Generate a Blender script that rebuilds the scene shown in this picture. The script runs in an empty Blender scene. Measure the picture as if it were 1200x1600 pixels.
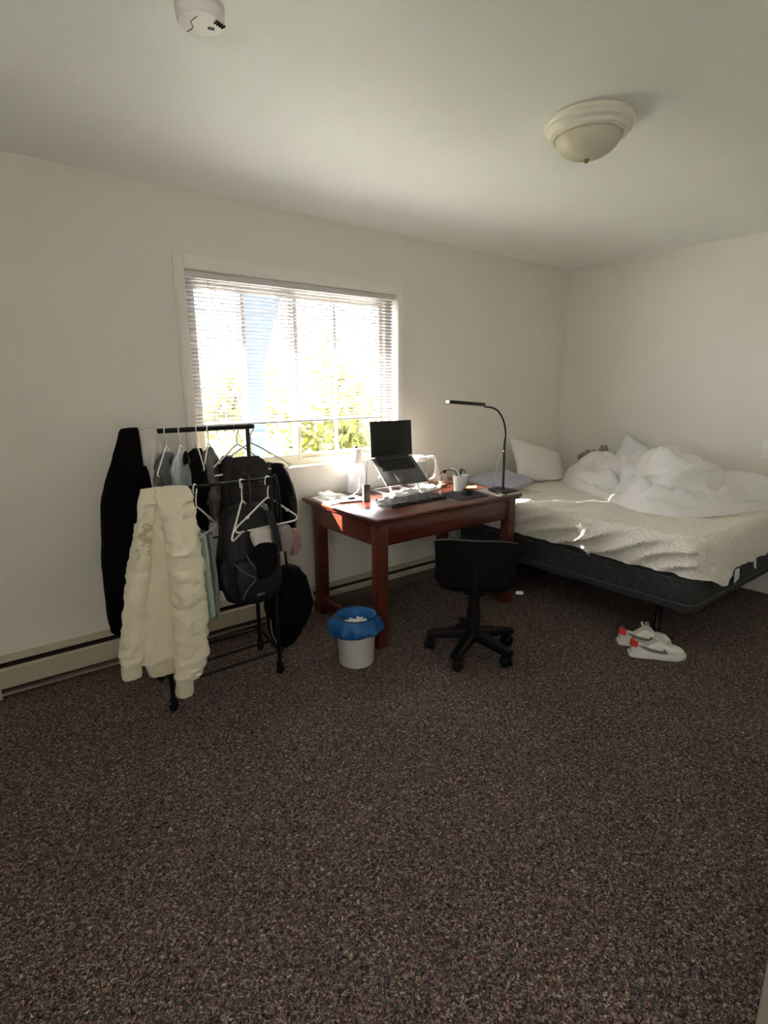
import bpy, bmesh, math, random
from math import sin, cos, pi, radians as rad, sqrt, atan2
from mathutils import Vector, Matrix, Euler, noise

random.seed(7)
S = bpy.context.scene
C = S.collection

# ------------------------------------------------------------------ camera
FPX = 857.0
YAW, PIT, ROL = rad(37.8), rad(12.95), rad(-0.28)
fwd = Vector((sin(YAW)*cos(PIT), cos(YAW)*cos(PIT), -sin(PIT)))
r0 = Vector((cos(YAW), -sin(YAW), 0)); u0 = r0.cross(fwd)
rt = cos(ROL)*r0 + sin(ROL)*u0; upv = -sin(ROL)*r0 + cos(ROL)*u0
cam = bpy.data.cameras.new('camera'); camo = bpy.data.objects.new('camera', cam); C.objects.link(camo)
cam.sensor_fit = 'VERTICAL'; cam.sensor_height = 24; cam.lens = 24*FPX/1600; cam.clip_start = 0.02
mw = Matrix((rt, upv, -fwd)).transposed().to_4x4(); mw.translation = Vector((0, -3.06, 1.46))
camo.matrix_world = mw
S.camera = camo

# ------------------------------------------------------------------ world, sun, portal, exposure
W = bpy.data.worlds.new('world'); S.world = W; W.use_nodes = True
bg = W.node_tree.nodes['Background']; bg.inputs[0].default_value = (0.96, 0.98, 1.0, 1); bg.inputs[1].default_value = 12.0
sun = bpy.data.lights.new('sun', 'SUN'); sun.energy = 38; sun.angle = rad(0.53); sun.color = (1.0, 0.92, 0.80)
suno = bpy.data.objects.new('sun', sun); C.objects.link(suno)
suno.rotation_euler = Vector((1.16, -1.0, -0.85)).to_track_quat('-Z', 'Y').to_euler()
por = bpy.data.lights.new('window_portal', 'AREA'); por.shape = 'RECTANGLE'; por.size = 1.41; por.size_y = 1.10
por.cycles.is_portal = True
poro = bpy.data.objects.new('window_portal', por); C.objects.link(poro)
poro.location = (1.775, 0.16, 1.507); poro.rotation_euler = (rad(-90), 0, 0)
por2 = bpy.data.lights.new('fill_window_portal', 'AREA'); por2.shape = 'RECTANGLE'; por2.size = 0.64; por2.size_y = 0.6  # portal of the added fill-light window
por2.cycles.is_portal = True
poro2 = bpy.data.objects.new('fill_window_portal', por2); C.objects.link(poro2)
poro2.location = (-1.32, -3.40, 1.70); poro2.rotation_euler = (rad(90), 0, rad(-90))
S.view_settings.view_transform = 'Standard'; S.view_settings.look = 'None'
S.view_settings.gamma = 1.0; S.view_settings.use_curve_mapping = False
S.view_settings.exposure = 0.94
try:
    S.cycles.use_denoising = True
    S.cycles.max_bounces = 12; S.cycles.diffuse_bounces = 8; S.cycles.transparent_max_bounces = 24
    S.cycles.sample_clamp_indirect = 8
except Exception:
    pass

# ------------------------------------------------------------------ materials
MATS = {}
def mat(name, col, rough=0.6, metal=0.0, var=0.06, scale=30.0, bump=0.0, bscale=80.0, spec=0.5, trans=0.0, transl=0.0, sheen=0.0):
    """procedural principled material: colour varied by noise, optional bump / translucency"""
    if name in MATS: return MATS[name]
    m = bpy.data.materials.new(name); m.use_nodes = True; nt = m.node_tree; N = nt.nodes; L = nt.links
    b = N['Principled BSDF']; b.inputs['Roughness'].default_value = rough; b.inputs['Metallic'].default_value = metal
    b.inputs['Specular IOR Level'].default_value = spec
    if trans: b.inputs['Transmission Weight'].default_value = trans
    if sheen: b.inputs['Sheen Weight'].default_value = sheen
    tc = N.new('ShaderNodeTexCoord'); nz = N.new('ShaderNodeTexNoise')
    nz.inputs['Scale'].default_value = scale; nz.inputs['Detail'].default_value = 4
    L.new(tc.outputs['Object'], nz.inputs['Vector'])
    rp = N.new('ShaderNodeValToRGB'); L.new(nz.outputs['Fac'], rp.inputs['Fac'])
    rp.color_ramp.elements[0].position = 0.3; rp.color_ramp.elements[1].position = 0.7
    rp.color_ramp.elements[0].color = [max(0, c*(1-var)) for c in col] + [1]
    rp.color_ramp.elements[1].color = [min(1, c*(1+var)) for c in col] + [1]
    L.new(rp.outputs['Color'], b.inputs['Base Color'])
    if bump:
        n2 = N.new('ShaderNodeTexNoise'); n2.inputs['Scale'].default_value = bscale; n2.inputs['Detail'].default_value = 5
        L.new(tc.outputs['Object'], n2.inputs['Vector'])
        bp = N.new('ShaderNodeBump'); bp.inputs['Strength'].default_value = bump; bp.inputs['Distance'].default_value = 0.01
        L.new(n2.outputs['Fac'], bp.inputs['Height']); L.new(bp.outputs['Normal'], b.inputs['Normal'])
    if transl:
        t = N.new('ShaderNodeBsdfTranslucent'); L.new(rp.outputs['Color'], t.inputs['Color'])
        mx = N.new('ShaderNodeMixShader'); mx.inputs[0].default_value = transl
        L.new(b.outputs[0], mx.inputs[1]); L.new(t.outputs[0], mx.inputs[2])
        L.new(mx.outputs[0], N['Material Output'].inputs['Surface'])
    MATS[name] = m
    return m

def srgb(r, g, b):
    f = lambda c: (c/12.92 if c <= 0.04045 else ((c+0.055)/1.055)**2.4)
    return (f(r/255), f(g/255), f(b/255))

def carpet_material():
    m = bpy.data.materials.new('carpet'); m.use_nodes = True; nt = m.node_tree; N = nt.nodes; L = nt.links
    b = N['Principled BSDF']; b.inputs['Roughness'].default_value = 1.0; b.inputs['Specular IOR Level'].default_value = 0.05
    tc = N.new('ShaderNodeTexCoord')
    n1 = N.new('ShaderNodeTexNoise'); n1.inputs['Scale'].default_value = 105; n1.inputs['Detail'].default_value = 3; n1.inputs['Roughness'].default_value = 0.65
    n1.inputs['Distortion'].default_value = 1.4
    v = N.new('ShaderNodeTexVoronoi'); v.inputs['Scale'].default_value = 190
    big = N.new('ShaderNodeTexNoise'); big.inputs['Scale'].default_value = 2.2; big.inputs['Detail'].default_value = 3
    for n in (n1, v, big): L.new(tc.outputs['Object'], n.inputs['Vector'])
    rp = N.new('ShaderNodeValToRGB'); e = rp.color_ramp.elements
    e[0].position = 0.33; e[0].color = (*srgb(40, 32, 29), 1); e[1].position = 0.70; e[1].color = (*srgb(216, 196, 182), 1)
    k = e.new(0.47); k.color = (*srgb(94, 78, 72), 1); k = e.new(0.57); k.color = (*srgb(134, 115, 106), 1)
    L.new(n1.outputs['Fac'], rp.inputs['Fac'])
    mixv = N.new('ShaderNodeMix'); mixv.data_type = 'RGBA'; mixv.blend_type = 'OVERLAY'; mixv.inputs['Factor'].default_value = 0.45
    L.new(rp.outputs['Color'], mixv.inputs['A']); L.new(v.outputs['Color'], mixv.inputs['B'])
    hs = N.new('ShaderNodeHueSaturation'); hs.inputs['Saturation'].default_value = 0.62; L.new(mixv.outputs['Result'], hs.inputs['Color'])
    r2 = N.new('ShaderNodeValToRGB'); r2.color_ramp.elements[0].color = (0.90, 0.79, 0.76, 1); r2.color_ramp.elements[1].color = (1.10, 0.98, 0.95, 1)
    L.new(big.outputs['Fac'], r2.inputs['Fac'])
    mx = N.new('ShaderNodeMix'); mx.data_type = 'RGBA'; mx.blend_type = 'MULTIPLY'; mx.inputs['Factor'].default_value = 1
    L.new(hs.outputs['Color'], mx.inputs['A']); L.new(r2.outputs['Color'], mx.inputs['B'])
    L.new(mx.outputs['Result'], b.inputs['Base Color'])
    bp = N.new('ShaderNodeBump'); bp.inputs['Strength'].default_value = 0.9; bp.inputs['Distance'].default_value = 0.012
    L.new(n1.outputs['Fac'], bp.inputs['Height']); L.new(bp.outputs['Normal'], b.inputs['Normal'])
    return m

def wood_material():
    m = bpy.data.materials.new('cherry_wood'); m.use_nodes = True; nt = m.node_tree; N = nt.nodes; L = nt.links
    b = N['Principled BSDF']; b.inputs['Roughness'].default_value = 0.28; b.inputs['Coat Weight'].default_value = 0.25; b.inputs['Coat Roughness'].default_value = 0.2
    tc = N.new('ShaderNodeTexCoord'); mp = N.new('ShaderNodeMapping'); mp.inputs['Scale'].default_value = (1.2, 14, 14)
    L.new(tc.outputs['Object'], mp.inputs['Vector'])
    n = N.new('ShaderNodeTexNoise'); n.inputs['Scale'].default_value = 3.0; n.inputs['Detail'].default_value = 6; n.inputs['Distortion'].default_value = 0.6
    L.new(mp.outputs['Vector'], n.inputs['Vector'])
    rp = N.new('ShaderNodeValToRGB'); e = rp.color_ramp.elements
    e[0].position = 0.3; e[0].color = (*srgb(58, 22, 15), 1); e[1].position = 0.75; e[1].color = (*srgb(108, 48, 32), 1)
    L.new(n.outputs['Fac'], rp.inputs['Fac']); L.new(rp.outputs['Color'], b.inputs['Base Color'])
    return m

def sheet_material():
    m = bpy.data.materials.new('patterned_sheet'); m.use_nodes = True; nt = m.node_tree; N = nt.nodes; L = nt.links
    b = N['Principled BSDF']; b.inputs['Roughness'].default_value = 0.7; b.inputs['Sheen Weight'].default_value = 0.2
    tc = N.new('ShaderNodeTexCoord'); v = N.new('ShaderNodeTexVoronoi'); v.inputs['Scale'].default_value = 11; v.inputs['Randomness'].default_value = 0.7
    v.voronoi_dimensions = '3D'
    L.new(tc.outputs['Object'], v.inputs['Vector'])
    ml = N.new('ShaderNodeMath'); ml.operation = 'MULTIPLY'; ml.inputs[1].default_value = 26; L.new(v.outputs['Distance'], ml.inputs[0])
    sn = N.new('ShaderNodeMath'); sn.operation = 'SINE'; L.new(ml.outputs[0], sn.inputs[0])
    nz = N.new('ShaderNodeTexNoise'); nz.inputs['Scale'].default_value = 18; L.new(tc.outputs['Object'], nz.inputs['Vector'])
    mu = N.new('ShaderNodeMath'); mu.operation = 'MULTIPLY'; L.new(sn.outputs[0], mu.inputs[0]); L.new(nz.outputs['Fac'], mu.inputs[1])
    rp = N.new('ShaderNodeValToRGB'); e = rp.color_ramp.elements
    e[0].position = -0.0; e[0].color = (*srgb(231, 225, 211), 1); e[1].position = 0.5; e[1].color = (*srgb(246, 242, 234), 1)
    L.new(mu.outputs[0], rp.inputs['Fac']); L.new(rp.outputs['Color'], b.inputs['Base Color'])
    return m

def glass_material(name, tint=(1, 1, 1), refl=0.08):
    m = bpy.data.materials.new(name); m.use_nodes = True; nt = m.node_tree; N = nt.nodes; L = nt.links
    N.remove(N['Principled BSDF'])
    t = N.new('ShaderNodeBsdfTransparent'); t.inputs['Color'].default_value = (*tint, 1)
    g = N.new('ShaderNodeBsdfGlossy'); g.inputs['Roughness'].default_value = 0.03
    lw = N.new('ShaderNodeLayerWeight'); lw.inputs['Blend'].default_value = 0.5      # same reflectance on both faces of the thin pane
    pw = N.new('ShaderNodeMath'); pw.operation = 'POWER'; pw.inputs[1].default_value = 5; L.new(lw.outputs['Facing'], pw.inputs[0])
    ma = N.new('ShaderNodeMath'); ma.operation = 'MULTIPLY_ADD'; ma.inputs[1].default_value = 0.8; ma.inputs[2].default_value = refl*0.4; L.new(pw.outputs[0], ma.inputs[0])
    mx = N.new('ShaderNodeMixShader'); L.new(ma.outputs[0], mx.inputs[0])
    L.new(t.outputs[0], mx.inputs[1]); L.new(g.outputs[0], mx.inputs[2]); L.new(mx.outputs[0], N['Material Output'].inputs['Surface'])
    return m

M_wall = mat('wall_paint', srgb(232, 229, 221), 0.55, var=0.015, scale=3, bump=0.12, bscale=140)
M_ceil = mat('ceiling_paint', srgb(244, 247, 243), 0.5, var=0.015, scale=3, bump=0.18, bscale=110)
M_carpet = carpet_material()
M_trim = mat('trim_paint', srgb(238, 233, 226), 0.4, var=0.02)
M_vinyl = mat('window_vinyl', srgb(226, 218, 196), 0.4, var=0.02)
M_glass = glass_material('window_glass')
M_heater = mat('heater_enamel', srgb(188, 180, 160), 0.45, var=0.04, scale=6)
M_dark = mat('heater_dark_slot', srgb(40, 26, 22), 0.8, var=0.1)
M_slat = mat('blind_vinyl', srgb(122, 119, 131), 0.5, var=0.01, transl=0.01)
M_rail = mat('blind_rail', srgb(214, 210, 210), 0.45, var=0.01)
M_cord = mat('white_cord', srgb(235, 232, 228), 0.7)
M_wood = wood_material()
M_black = mat('black_plastic', srgb(15, 15, 16), 0.5, var=0.1, spec=0.25)
M_blackfab = mat('black_fabric', srgb(12, 11, 12), 0.95, var=0.2, scale=60, bump=0.2, bscale=300, spec=0.15)
M_rack = mat('black_steel', srgb(20, 18, 18), 0.35, metal=0.3, var=0.05)
M_white = mat('white_plastic', srgb(236, 234, 230), 0.35, var=0.02)
M_hang = mat('hanger_plastic', srgb(242, 238, 234), 0.3, var=0.02)
M_cream = mat('cream_satin', srgb(230, 222, 198), 0.42, var=0.04, scale=12, bump=0.8, bscale=22, sheen=0.3)
M_creamrib = mat('cream_rib', srgb(214, 206, 182), 0.85, var=0.05, bump=0.3, bscale=160)
M_duvet = mat('white_duvet', srgb(240, 238, 238), 0.8, var=0.015, bump=0.15, bscale=40, sheen=0.1)
M_pillow = mat('white_cotton', srgb(238, 236, 232), 0.85, var=0.02, bump=0.15, bscale=50)
M_pillowblue = mat('pale_blue_cotton', srgb(228, 233, 236), 0.85, var=0.02, bump=0.15, bscale=50)
M_lav = mat('lavender_cotton', srgb(182, 182, 200), 0.85, var=0.05, bump=0.15, bscale=50)
M_sheet = sheet_material()
M_box = mat('charcoal_ticking', srgb(58, 60, 60), 0.9, var=0.25, scale=45, bump=0.3, bscale=120)

# ------------------------------------------------------------------ geometry helpers
class G:
    def __init__(s): s.v = []; s.f = []
    def add(s, v, f):
        o = len(s.v); s.v += [tuple(p) for p in v]; s.f += [tuple(i+o for i in q) for q in f]; return s
    def box(s, x0, x1, y0, y1, z0, z1):
        v = [(x, y, z) for z in (z0, z1) for y in (y0, y1) for x in (x0, x1)]
        return s.add(v, [(0,2,3,1),(4,5,7,6),(0,1,5,4),(2,6,7,3),(0,4,6,2),(1,3,7,5)])
    def rbox(s, x0, x1, y0, y1, z0, z1, r=0.005, seg=2):
        bm = bmesh.new(); bmesh.ops.create_cube(bm, size=1)
        for p in bm.verts: p.co = Vector(((x0+x1)/2+p.co.x*(x1-x0), (y0+y1)/2+p.co.y*(y1-y0), (z0+z1)/2+p.co.z*(z1-z0)))
        r = min(r, 0.49*min(x1-x0, y1-y0, z1-z0))
        bmesh.ops.bevel(bm, geom=bm.edges[:], offset=r, segments=seg, profile=0.5, affect='EDGES')
        return s.bm(bm)
    def bm(s, bm):
        bm.verts.index_update(); v = [p.co.copy() for p in bm.verts]; f = [[p.index for p in q.verts] for q in bm.faces]; bm.free()
        return s.add(v, f)
    def tube(s, pts, r, n=8, closed=False, caps=True):
        pts = [Vector(p) for p in pts]; m = len(pts); rr = r if isinstance(r, (list, tuple)) else [r]*m
        v = []; prev = None
        for i, p in enumerate(pts):
            a = pts[(i-1) % m] if (closed or i > 0) else p; b = pts[(i+1) % m] if (closed or i < m-1) else p
            t = (b-a).normalized() if (b-a).length > 1e-9 else Vector((0,0,1))
            if prev is None:
                ref = Vector((0,0,1)) if abs(t.z) < 0.9 else Vector((1,0,0)); x = t.cross(ref).normalized()
            else:
                x = (prev - t*prev.dot(t)); x = x.normalized() if x.length > 1e-6 else t.orthogonal().normalized()
            prev = x; y = t.cross(x)
            v += [p + rr[i]*(cos(2*pi*k/n)*x + sin(2*pi*k/n)*y) for k in range(n)]
        f = []
        for i in range(m if closed else m-1):
            j = (i+1) % m
            f += [(i*n+k, i*n+(k+1) % n, j*n+(k+1) % n, j*n+k) for k in range(n)]
        if caps and not closed: f += [tuple(range(n))[::-1], tuple((m-1)*n+k for k in range(n))]
        return s.add(v, f)
    def lathe(s, prof, n=32, c=(0,0,0), caps=True):
        v = []; f = []; m = len(prof)
        for r, z in prof: v += [(c[0]+r*cos(2*pi*k/n), c[1]+r*sin(2*pi*k/n), c[2]+z) for k in range(n)]
        for i in range(m-1): f += [(i*n+k, i*n+(k+1) % n, (i+1)*n+(k+1) % n, (i+1)*n+k) for k in range(n)]
        if caps: f += [tuple(range(n))[::-1], tuple((m-1)*n+k for k in range(n))]
        return s.add(v, f)
    def loft(s, rings, caps=True):
        n = len(rings[0]); v = []; f = []
        for r in rings: v += list(r)
        for i in range(len(rings)-1): f += [(i*n+k, i*n+(k+1) % n, (i+1)*n+(k+1) % n, (i+1)*n+k) for k in range(n)]
        if caps: f += [tuple(range(n))[::-1], tuple((len(rings)-1)*n+k for k in range(n))]
        return s.add(v, f)
    def prism(s, outline, axis, a, b):
        """outline 2D closed (u,v) extruded from a to b along axis ('x': (a,u,v), 'y': (u,a,v), 'z': (u,v,a))"""
        P = {'x': lambda u, w, t: (t, u, w), 'y': lambda u, w, t: (u, t, w), 'z': lambda u, w, t: (u, w, t)}[axis]
        n = len(outline); v = [P(u, w, a) for u, w in outline] + [P(u, w, b) for u, w in outline]
        f = [(k, (k+1) % n, n+(k+1) % n, n+k) for k in range(n)] + [tuple(range(n))[::-1], tuple(range(n, 2*n))]
        return s.add(v, f)
    def grid(s, P, nu, nv):
        v = [P(i/(nu-1), j/(nv-1)) for j in range(nv) for i in range(nu)]
        f = [(j*nu+i, j*nu+i+1, (j+1)*nu+i+1, (j+1)*nu+i) for j in range(nv-1) for i in range(nu-1)]
        return s.add(v, f)
    def xf(s, M):
        s.v = [tuple(M @ Vector(p)) for p in s.v]; return s
    def mv(s, d): s.v = [(p[0]+d[0], p[1]+d[1], p[2]+d[2]) for p in s.v]; return s

def obj(name, g, m, parent=None, smooth=True, label=None, world=False, kind=None, angle=40):
    """one mesh object; world=True: the geometry is in world coordinates and is moved into the parent's frame"""
    if world and parent is not None:
        p = parent; d = Vector((0,0,0)); 
        while p is not None: d += p.location; p = p.parent
        g.mv(-d)
    me = bpy.data.meshes.new(name); me.from_pydata(g.v, [], g.f)
    bm = bmesh.new(); bm.from_mesh(me); bmesh.ops.recalc_face_normals(bm, faces=bm.faces[:]); bm.to_mesh(me); bm.free()
    if smooth:
        for p in me.polygons: p.use_smooth = True
        try: me.set_sharp_from_angle(angle=rad(angle))
        except Exception: pass
    me.materials.append(m); o = bpy.data.objects.new(name, me); C.objects.link(o)
    if parent is not None: o.parent = parent
    if label: o['label'] = label
    if kind: o['kind'] = kind
    return o

def tag(o, label, cat, group=None):
    o['label'] = label; o['category'] = cat
    if group: o['group'] = group
    return o
def thing(name, label, cat, loc=(0,0,0), rz=0.0, group=None):
    o = bpy.data.objects.new(name, None); C.objects.link(o); o.location = loc; o.rotation_euler = (0,0,rz); o.empty_display_size = 0.05
    return tag(o, label, cat, group)
def struct(name, g, m, parent=None, smooth=False):
    o = obj(name, g, m, parent, smooth)
    if parent is None: o['kind'] = 'structure'
    return o
def single(name, g, m, label, cat, group=None, smooth=True, base=None, angle=40):
    """a thing that is one mesh, its origin put at its base"""
    xs = [p[0] for p in g.v]; ys = [p[1] for p in g.v]; zs = [p[2] for p in g.v]
    b = base or ((min(xs)+max(xs))/2, (min(ys)+max(ys))/2, min(zs))
    g.mv((-b[0], -b[1], -b[2])); o = obj(name, g, m, None, smooth, angle=angle); o.location = b
    return tag(o, label, cat, group)
def catmull(keys, n):
    out = []; m = len(keys)
    for q in range(n):
        t = q/(n-1)*(m-1); i = min(int(t), m-2); f = t-i
        p0, p1, p2, p3 = keys[max(i-1,0)], keys[i], keys[i+1], keys[min(i+2,m-1)]
        out.append([0.5*((2*b)+(c-a)*f+(2*a-5*b+4*c-d)*f*f+(-a+3*b-3*c+d)*f**3) for a,b,c,d in zip(p0,p1,p2,p3)])
    return out
def smoothpath(pts, n): return [Vector(p) for p in catmull([list(p) for p in pts], n)]
def cloth(keys, nr=26, nn=44, amp=0.12, folds=7, seed=0, sq=2.6, yaw=0.0, crumple=0.004, cs=14, zs=1.0):
    """closed garment body lofted from key rows (cx, cy, cz, half width, half depth), with hanging folds and crumples"""
    g = G(); rows = catmull(keys, nr); rings = []
    rs = random.Random(seed); ph = [rs.uniform(0, 6.28) for _ in range(4)]
    for q, (cx, cy, cz, a, b) in enumerate(rows):
        t = q/(nr-1); ring = []
        for k in range(nn):
            th = 2*pi*k/nn; c_, s_ = cos(th), sin(th)
            r = (abs(c_)**sq+abs(s_)**sq)**(-1/sq)
            w = 1 + amp*(0.25+0.75*t)*(sin(folds*th+ph[0]+1.2*t)+0.5*sin((folds*2-1)*th+ph[1]-1.7*t))
            x, y = a*r*c_*(1+0.25*(w-1)), b*r*s_*w
            X = cx+x*cos(yaw)-y*sin(yaw); Yy = cy+x*sin(yaw)+y*cos(yaw)
            d = noise.noise_vector(Vector((X*cs+seed*3.1, Yy*cs, cz*cs*0.8*zs)))*crumple*2 + noise.noise_vector(Vector((X*cs*2.6+seed, Yy*cs*2.6, cz*cs*2.1*zs)))*crumple*0.8
            ring.append((X+d.x, Yy+d.y, cz+d.z*0.6))
        rings.append(ring)
    return g.loft(rings)

# ------------------------------------------------------------------ the room
XR, ZC, XL = 4.418, 2.44, -1.2
WX0, WX1, WZ0, WZ1 = 1.06, 2.492, 0.957, 2.062     # window opening
YF = -2.885                                          # wall with the doorway the camera looks through
YH = -4.3                                            # far wall of the hallway behind
struct('floor', G().box(XL-0.1, XR+0.1, YH-0.1, 0.14, -0.06, 0), M_carpet)
struct('ceiling', G().box(XL-0.1, XR+0.1, YH-0.1, 0.14, ZC, ZC+0.1), M_ceil)
g = G()
g.box(XL, WX0, 0, 0.14, 0, ZC); g.box(WX1, XR, 0, 0.14, 0, ZC); g.box(WX0, WX1, 0, 0.14, 0, WZ0); g.box(WX0, WX1, 0, 0.14, WZ1, ZC)
struct('wall_back', g, M_wall)
struct('wall_right', G().box(XR, XR+0.1, YH, 0.14, 0, ZC), M_wall)
HY0, HY1, HZ0, HZ1 = -3.72, -3.08, 1.40, 2.00            # unseen window added to the left wall for fill light
g = G()
g.box(XL-0.1, XL, YH, HY0, 0, ZC); g.box(XL-0.1, XL, HY1, 0.14, 0, ZC); g.box(XL-0.1, XL, HY0, HY1, 0, HZ0); g.box(XL-0.1, XL, HY0, HY1, HZ1, ZC)
struct('wall_left', g, M_wall)
struct('wall_front', G().box(0.955, XR, YF-0.115, YF, 0, ZC), M_wall)
struct('wall_hallway', G().box(XL, XR, YH-0.1, YH, 0, ZC), M_wall)
struct('trim_2', G().rbox(0.94, 0.955, YF-0.12, YF+0.006, 0, ZC-0.01, 0.003), mat('greige_jamb', srgb(132, 127, 116), 0.5, var=0.03))

# window casing (painted trim round the opening) and sill
tr = struct('trim_1', G().rbox(WX0-0.056, WX0, -0.016, 0.0, WZ0-0.01, WZ1+0.068, 0.004), M_trim, smooth=True)
obj('casing_board', G().rbox(WX1, WX1+0.056, -0.016, 0.0, WZ0-0.01, WZ1+0.068, 0.004), M_trim, tr)
obj('casing_board', G().rbox(WX0, WX1, -0.016, 0.0, WZ1, WZ1+0.068, 0.004), M_trim, tr)
for x in (WX0-0.045, WX1+0.035): obj('casing_bead', G().rbox(x, x+0.010, -0.021, -0.014, WZ0, WZ1+0.055, 0.003), M_trim, tr)
obj('sill_board', G().rbox(WX0-0.0, WX1+0.0, -0.012, 0.075, WZ0-0.006, WZ0+0.008, 0.004), M_trim, tr)

# sliding window: frame, two sashes with a vertical muntin each, panes
fy0, fy1 = 0.075, 0.130
wn = struct('window_1', G().rbox(WX0, WX0+0.045, fy0, fy1, WZ0, WZ1, 0.004), M_vinyl, smooth=True)
obj('frame_jamb', G().rbox(WX1-0.045, WX1, fy0, fy1, WZ0, WZ1, 0.004), M_vinyl, wn)
obj('frame_head', G().rbox(WX0+0.045, WX1-0.045, fy0, fy1, WZ1-0.045, WZ1, 0.004), M_vinyl, wn)
obj('frame_sill', G().rbox(WX0+0.045, WX1-0.045, fy0, fy1, WZ0, WZ0+0.045, 0.004), M_vinyl, wn)
def sash(x0, x1, y, mx):
    s = obj('sash', G().rbox(x0, x0+0.03, y, y+0.022, WZ0+0.045, WZ1-0.045, 0.003), M_vinyl, wn)
    obj('sash_stile', G().rbox(x1-0.03, x1, y, y+0.022, WZ0+0.045, WZ1-0.045, 0.003), M_vinyl, s)
    obj('sash_rail', G().rbox(x0+0.03, x1-0.03, y, y+0.022, WZ1-0.075, WZ1-0.045, 0.003), M_vinyl, s)
    obj('sash_rail', G().rbox(x0+0.03, x1-0.03, y, y+0.022, WZ0+0.045, WZ0+0.075, 0.003), M_vinyl, s)
    obj('muntin', G().rbox(mx-0.012, mx+0.012, y+0.004, y+0.018, WZ0+0.075, WZ1-0.075, 0.003), M_vinyl, s)
    obj('pane', G().box(x0+0.03, x1-0.03, y+0.0095, y+0.0125, WZ0+0.075, WZ1-0.075), M_glass, s, smooth=False)
sash(WX0+0.045, 1.765, 0.080, 1.41)
sash(1.722, WX1-0.045, 0.104, 2.056)

xa, xb = XL-0.09, XL-0.03
w2 = struct('fill_window', G().rbox(xa, xb, HY0, HY0+0.05, HZ0, HZ1, 0.004), M_vinyl, smooth=True)  # frame of the added window, out of view, there for fill light
obj('frame_jamb', G().rbox(xa, xb, HY1-0.05, HY1, HZ0, HZ1, 0.004), M_vinyl, w2)
obj('frame_rail', G().rbox(xa, xb, HY0+0.05, HY1-0.05, HZ0, HZ0+0.05, 0.004), M_vinyl, w2)
obj('frame_rail', G().rbox(xa, xb, HY0+0.05, HY1-0.05, HZ1-0.05, HZ1, 0.004), M_vinyl, w2)
obj('pane', G().box(xa+0.028, xa+0.032, HY0+0.05, HY1-0.05, HZ0+0.05, HZ1-0.05), M_glass, w2, smooth=False)

# mini blind in the recess
bl = thing('mini_blind', 'white mini blind lowered over the upper part of the window', 'blind', ((WX0+WX1)/2, 0.04, 1.24))
obj('headrail', G().rbox(WX0+0.004, WX1-0.004, 0.018, 0.056, WZ1-0.034, WZ1-0.002, 0.003), M_rail, bl, world=True)
xs0, xs1 = WX0+0.008, WX1-0.008
cords = [xs0+0.13, xs0+0.52, xs0+0.90, xs1-0.13]
def slat_geo():
    g = G(); us = [xs0]
    for c in cords: us += [c-0.004, c+0.004]
    us.append(xs1); vs = [-0.0125, -0.007, -0.002, 0.003, 0.008, 0.0125]
    zc = lambda v: 0.0018*(1-(v/0.0125)**2)
    n = len(us); mcol = len(vs)
    top = [(u, v, zc(v)+0.00035) for v in vs for u in us]; bot = [(u, v, zc(v)-0.00035) for v in vs for u in us]
    N = len(top); f = []
    for j in range(mcol-1):
        for i in range(n-1):
            if i % 2 == 1 and j in (1, 2): continue      # routed cord holes
            q = (j*n+i, j*n+i+1, (j+1)*n+i+1, (j+1)*n+i)
            f.append(q); f.append(tuple(N+k for k in q[::-1]))
    for i in range(n-1): f += [(i, N+i, N+i+1, i+1), ((mcol-1)*n+i+1, N+(mcol-1)*n+i+1, N+(mcol-1)*n+i, (mcol-1)*n+i)]
    return g.add(top+bot, f)
zs_top, zs_bot, NS = WZ1-0.046, 1.262, 37
first = None
for k in range(NS):
    z = zs_top + (zs_bot-zs_top)*k/(NS-1)
    if first is None:
        gg = slat_geo().mv((-(WX0+WX1)/2, 0, 0)); first = obj('slat', gg, M_slat, bl, smooth=False); o = first
    else:
        o = first.copy(); C.objects.link(o); o.parent = bl
    o.location = (0, 0.0-0.004, z-1.24); o.rotation_euler = (rad(-17+random.uniform(-2.0, 2.0)), rad(random.uniform(-0.12, 0.12)), 0)
obj('bottom_rail', G().rbox(xs0, xs1, 0.025, 0.048, 1.240, 1.251, 0.003), M_rail, bl, world=True)
for c in cords:
    g = G()
    for y in (0.0225, 0.0495): g.tube([(c, y, 1.245), (c, y, WZ1-0.03)], 0.0007, 5)
    g.tube([(c, 0.036, 1.245), (c, 0.036, WZ1-0.03)], 0.0008, 5)
    obj('ladder_cord', g, M_cord, bl, world=True)

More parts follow.
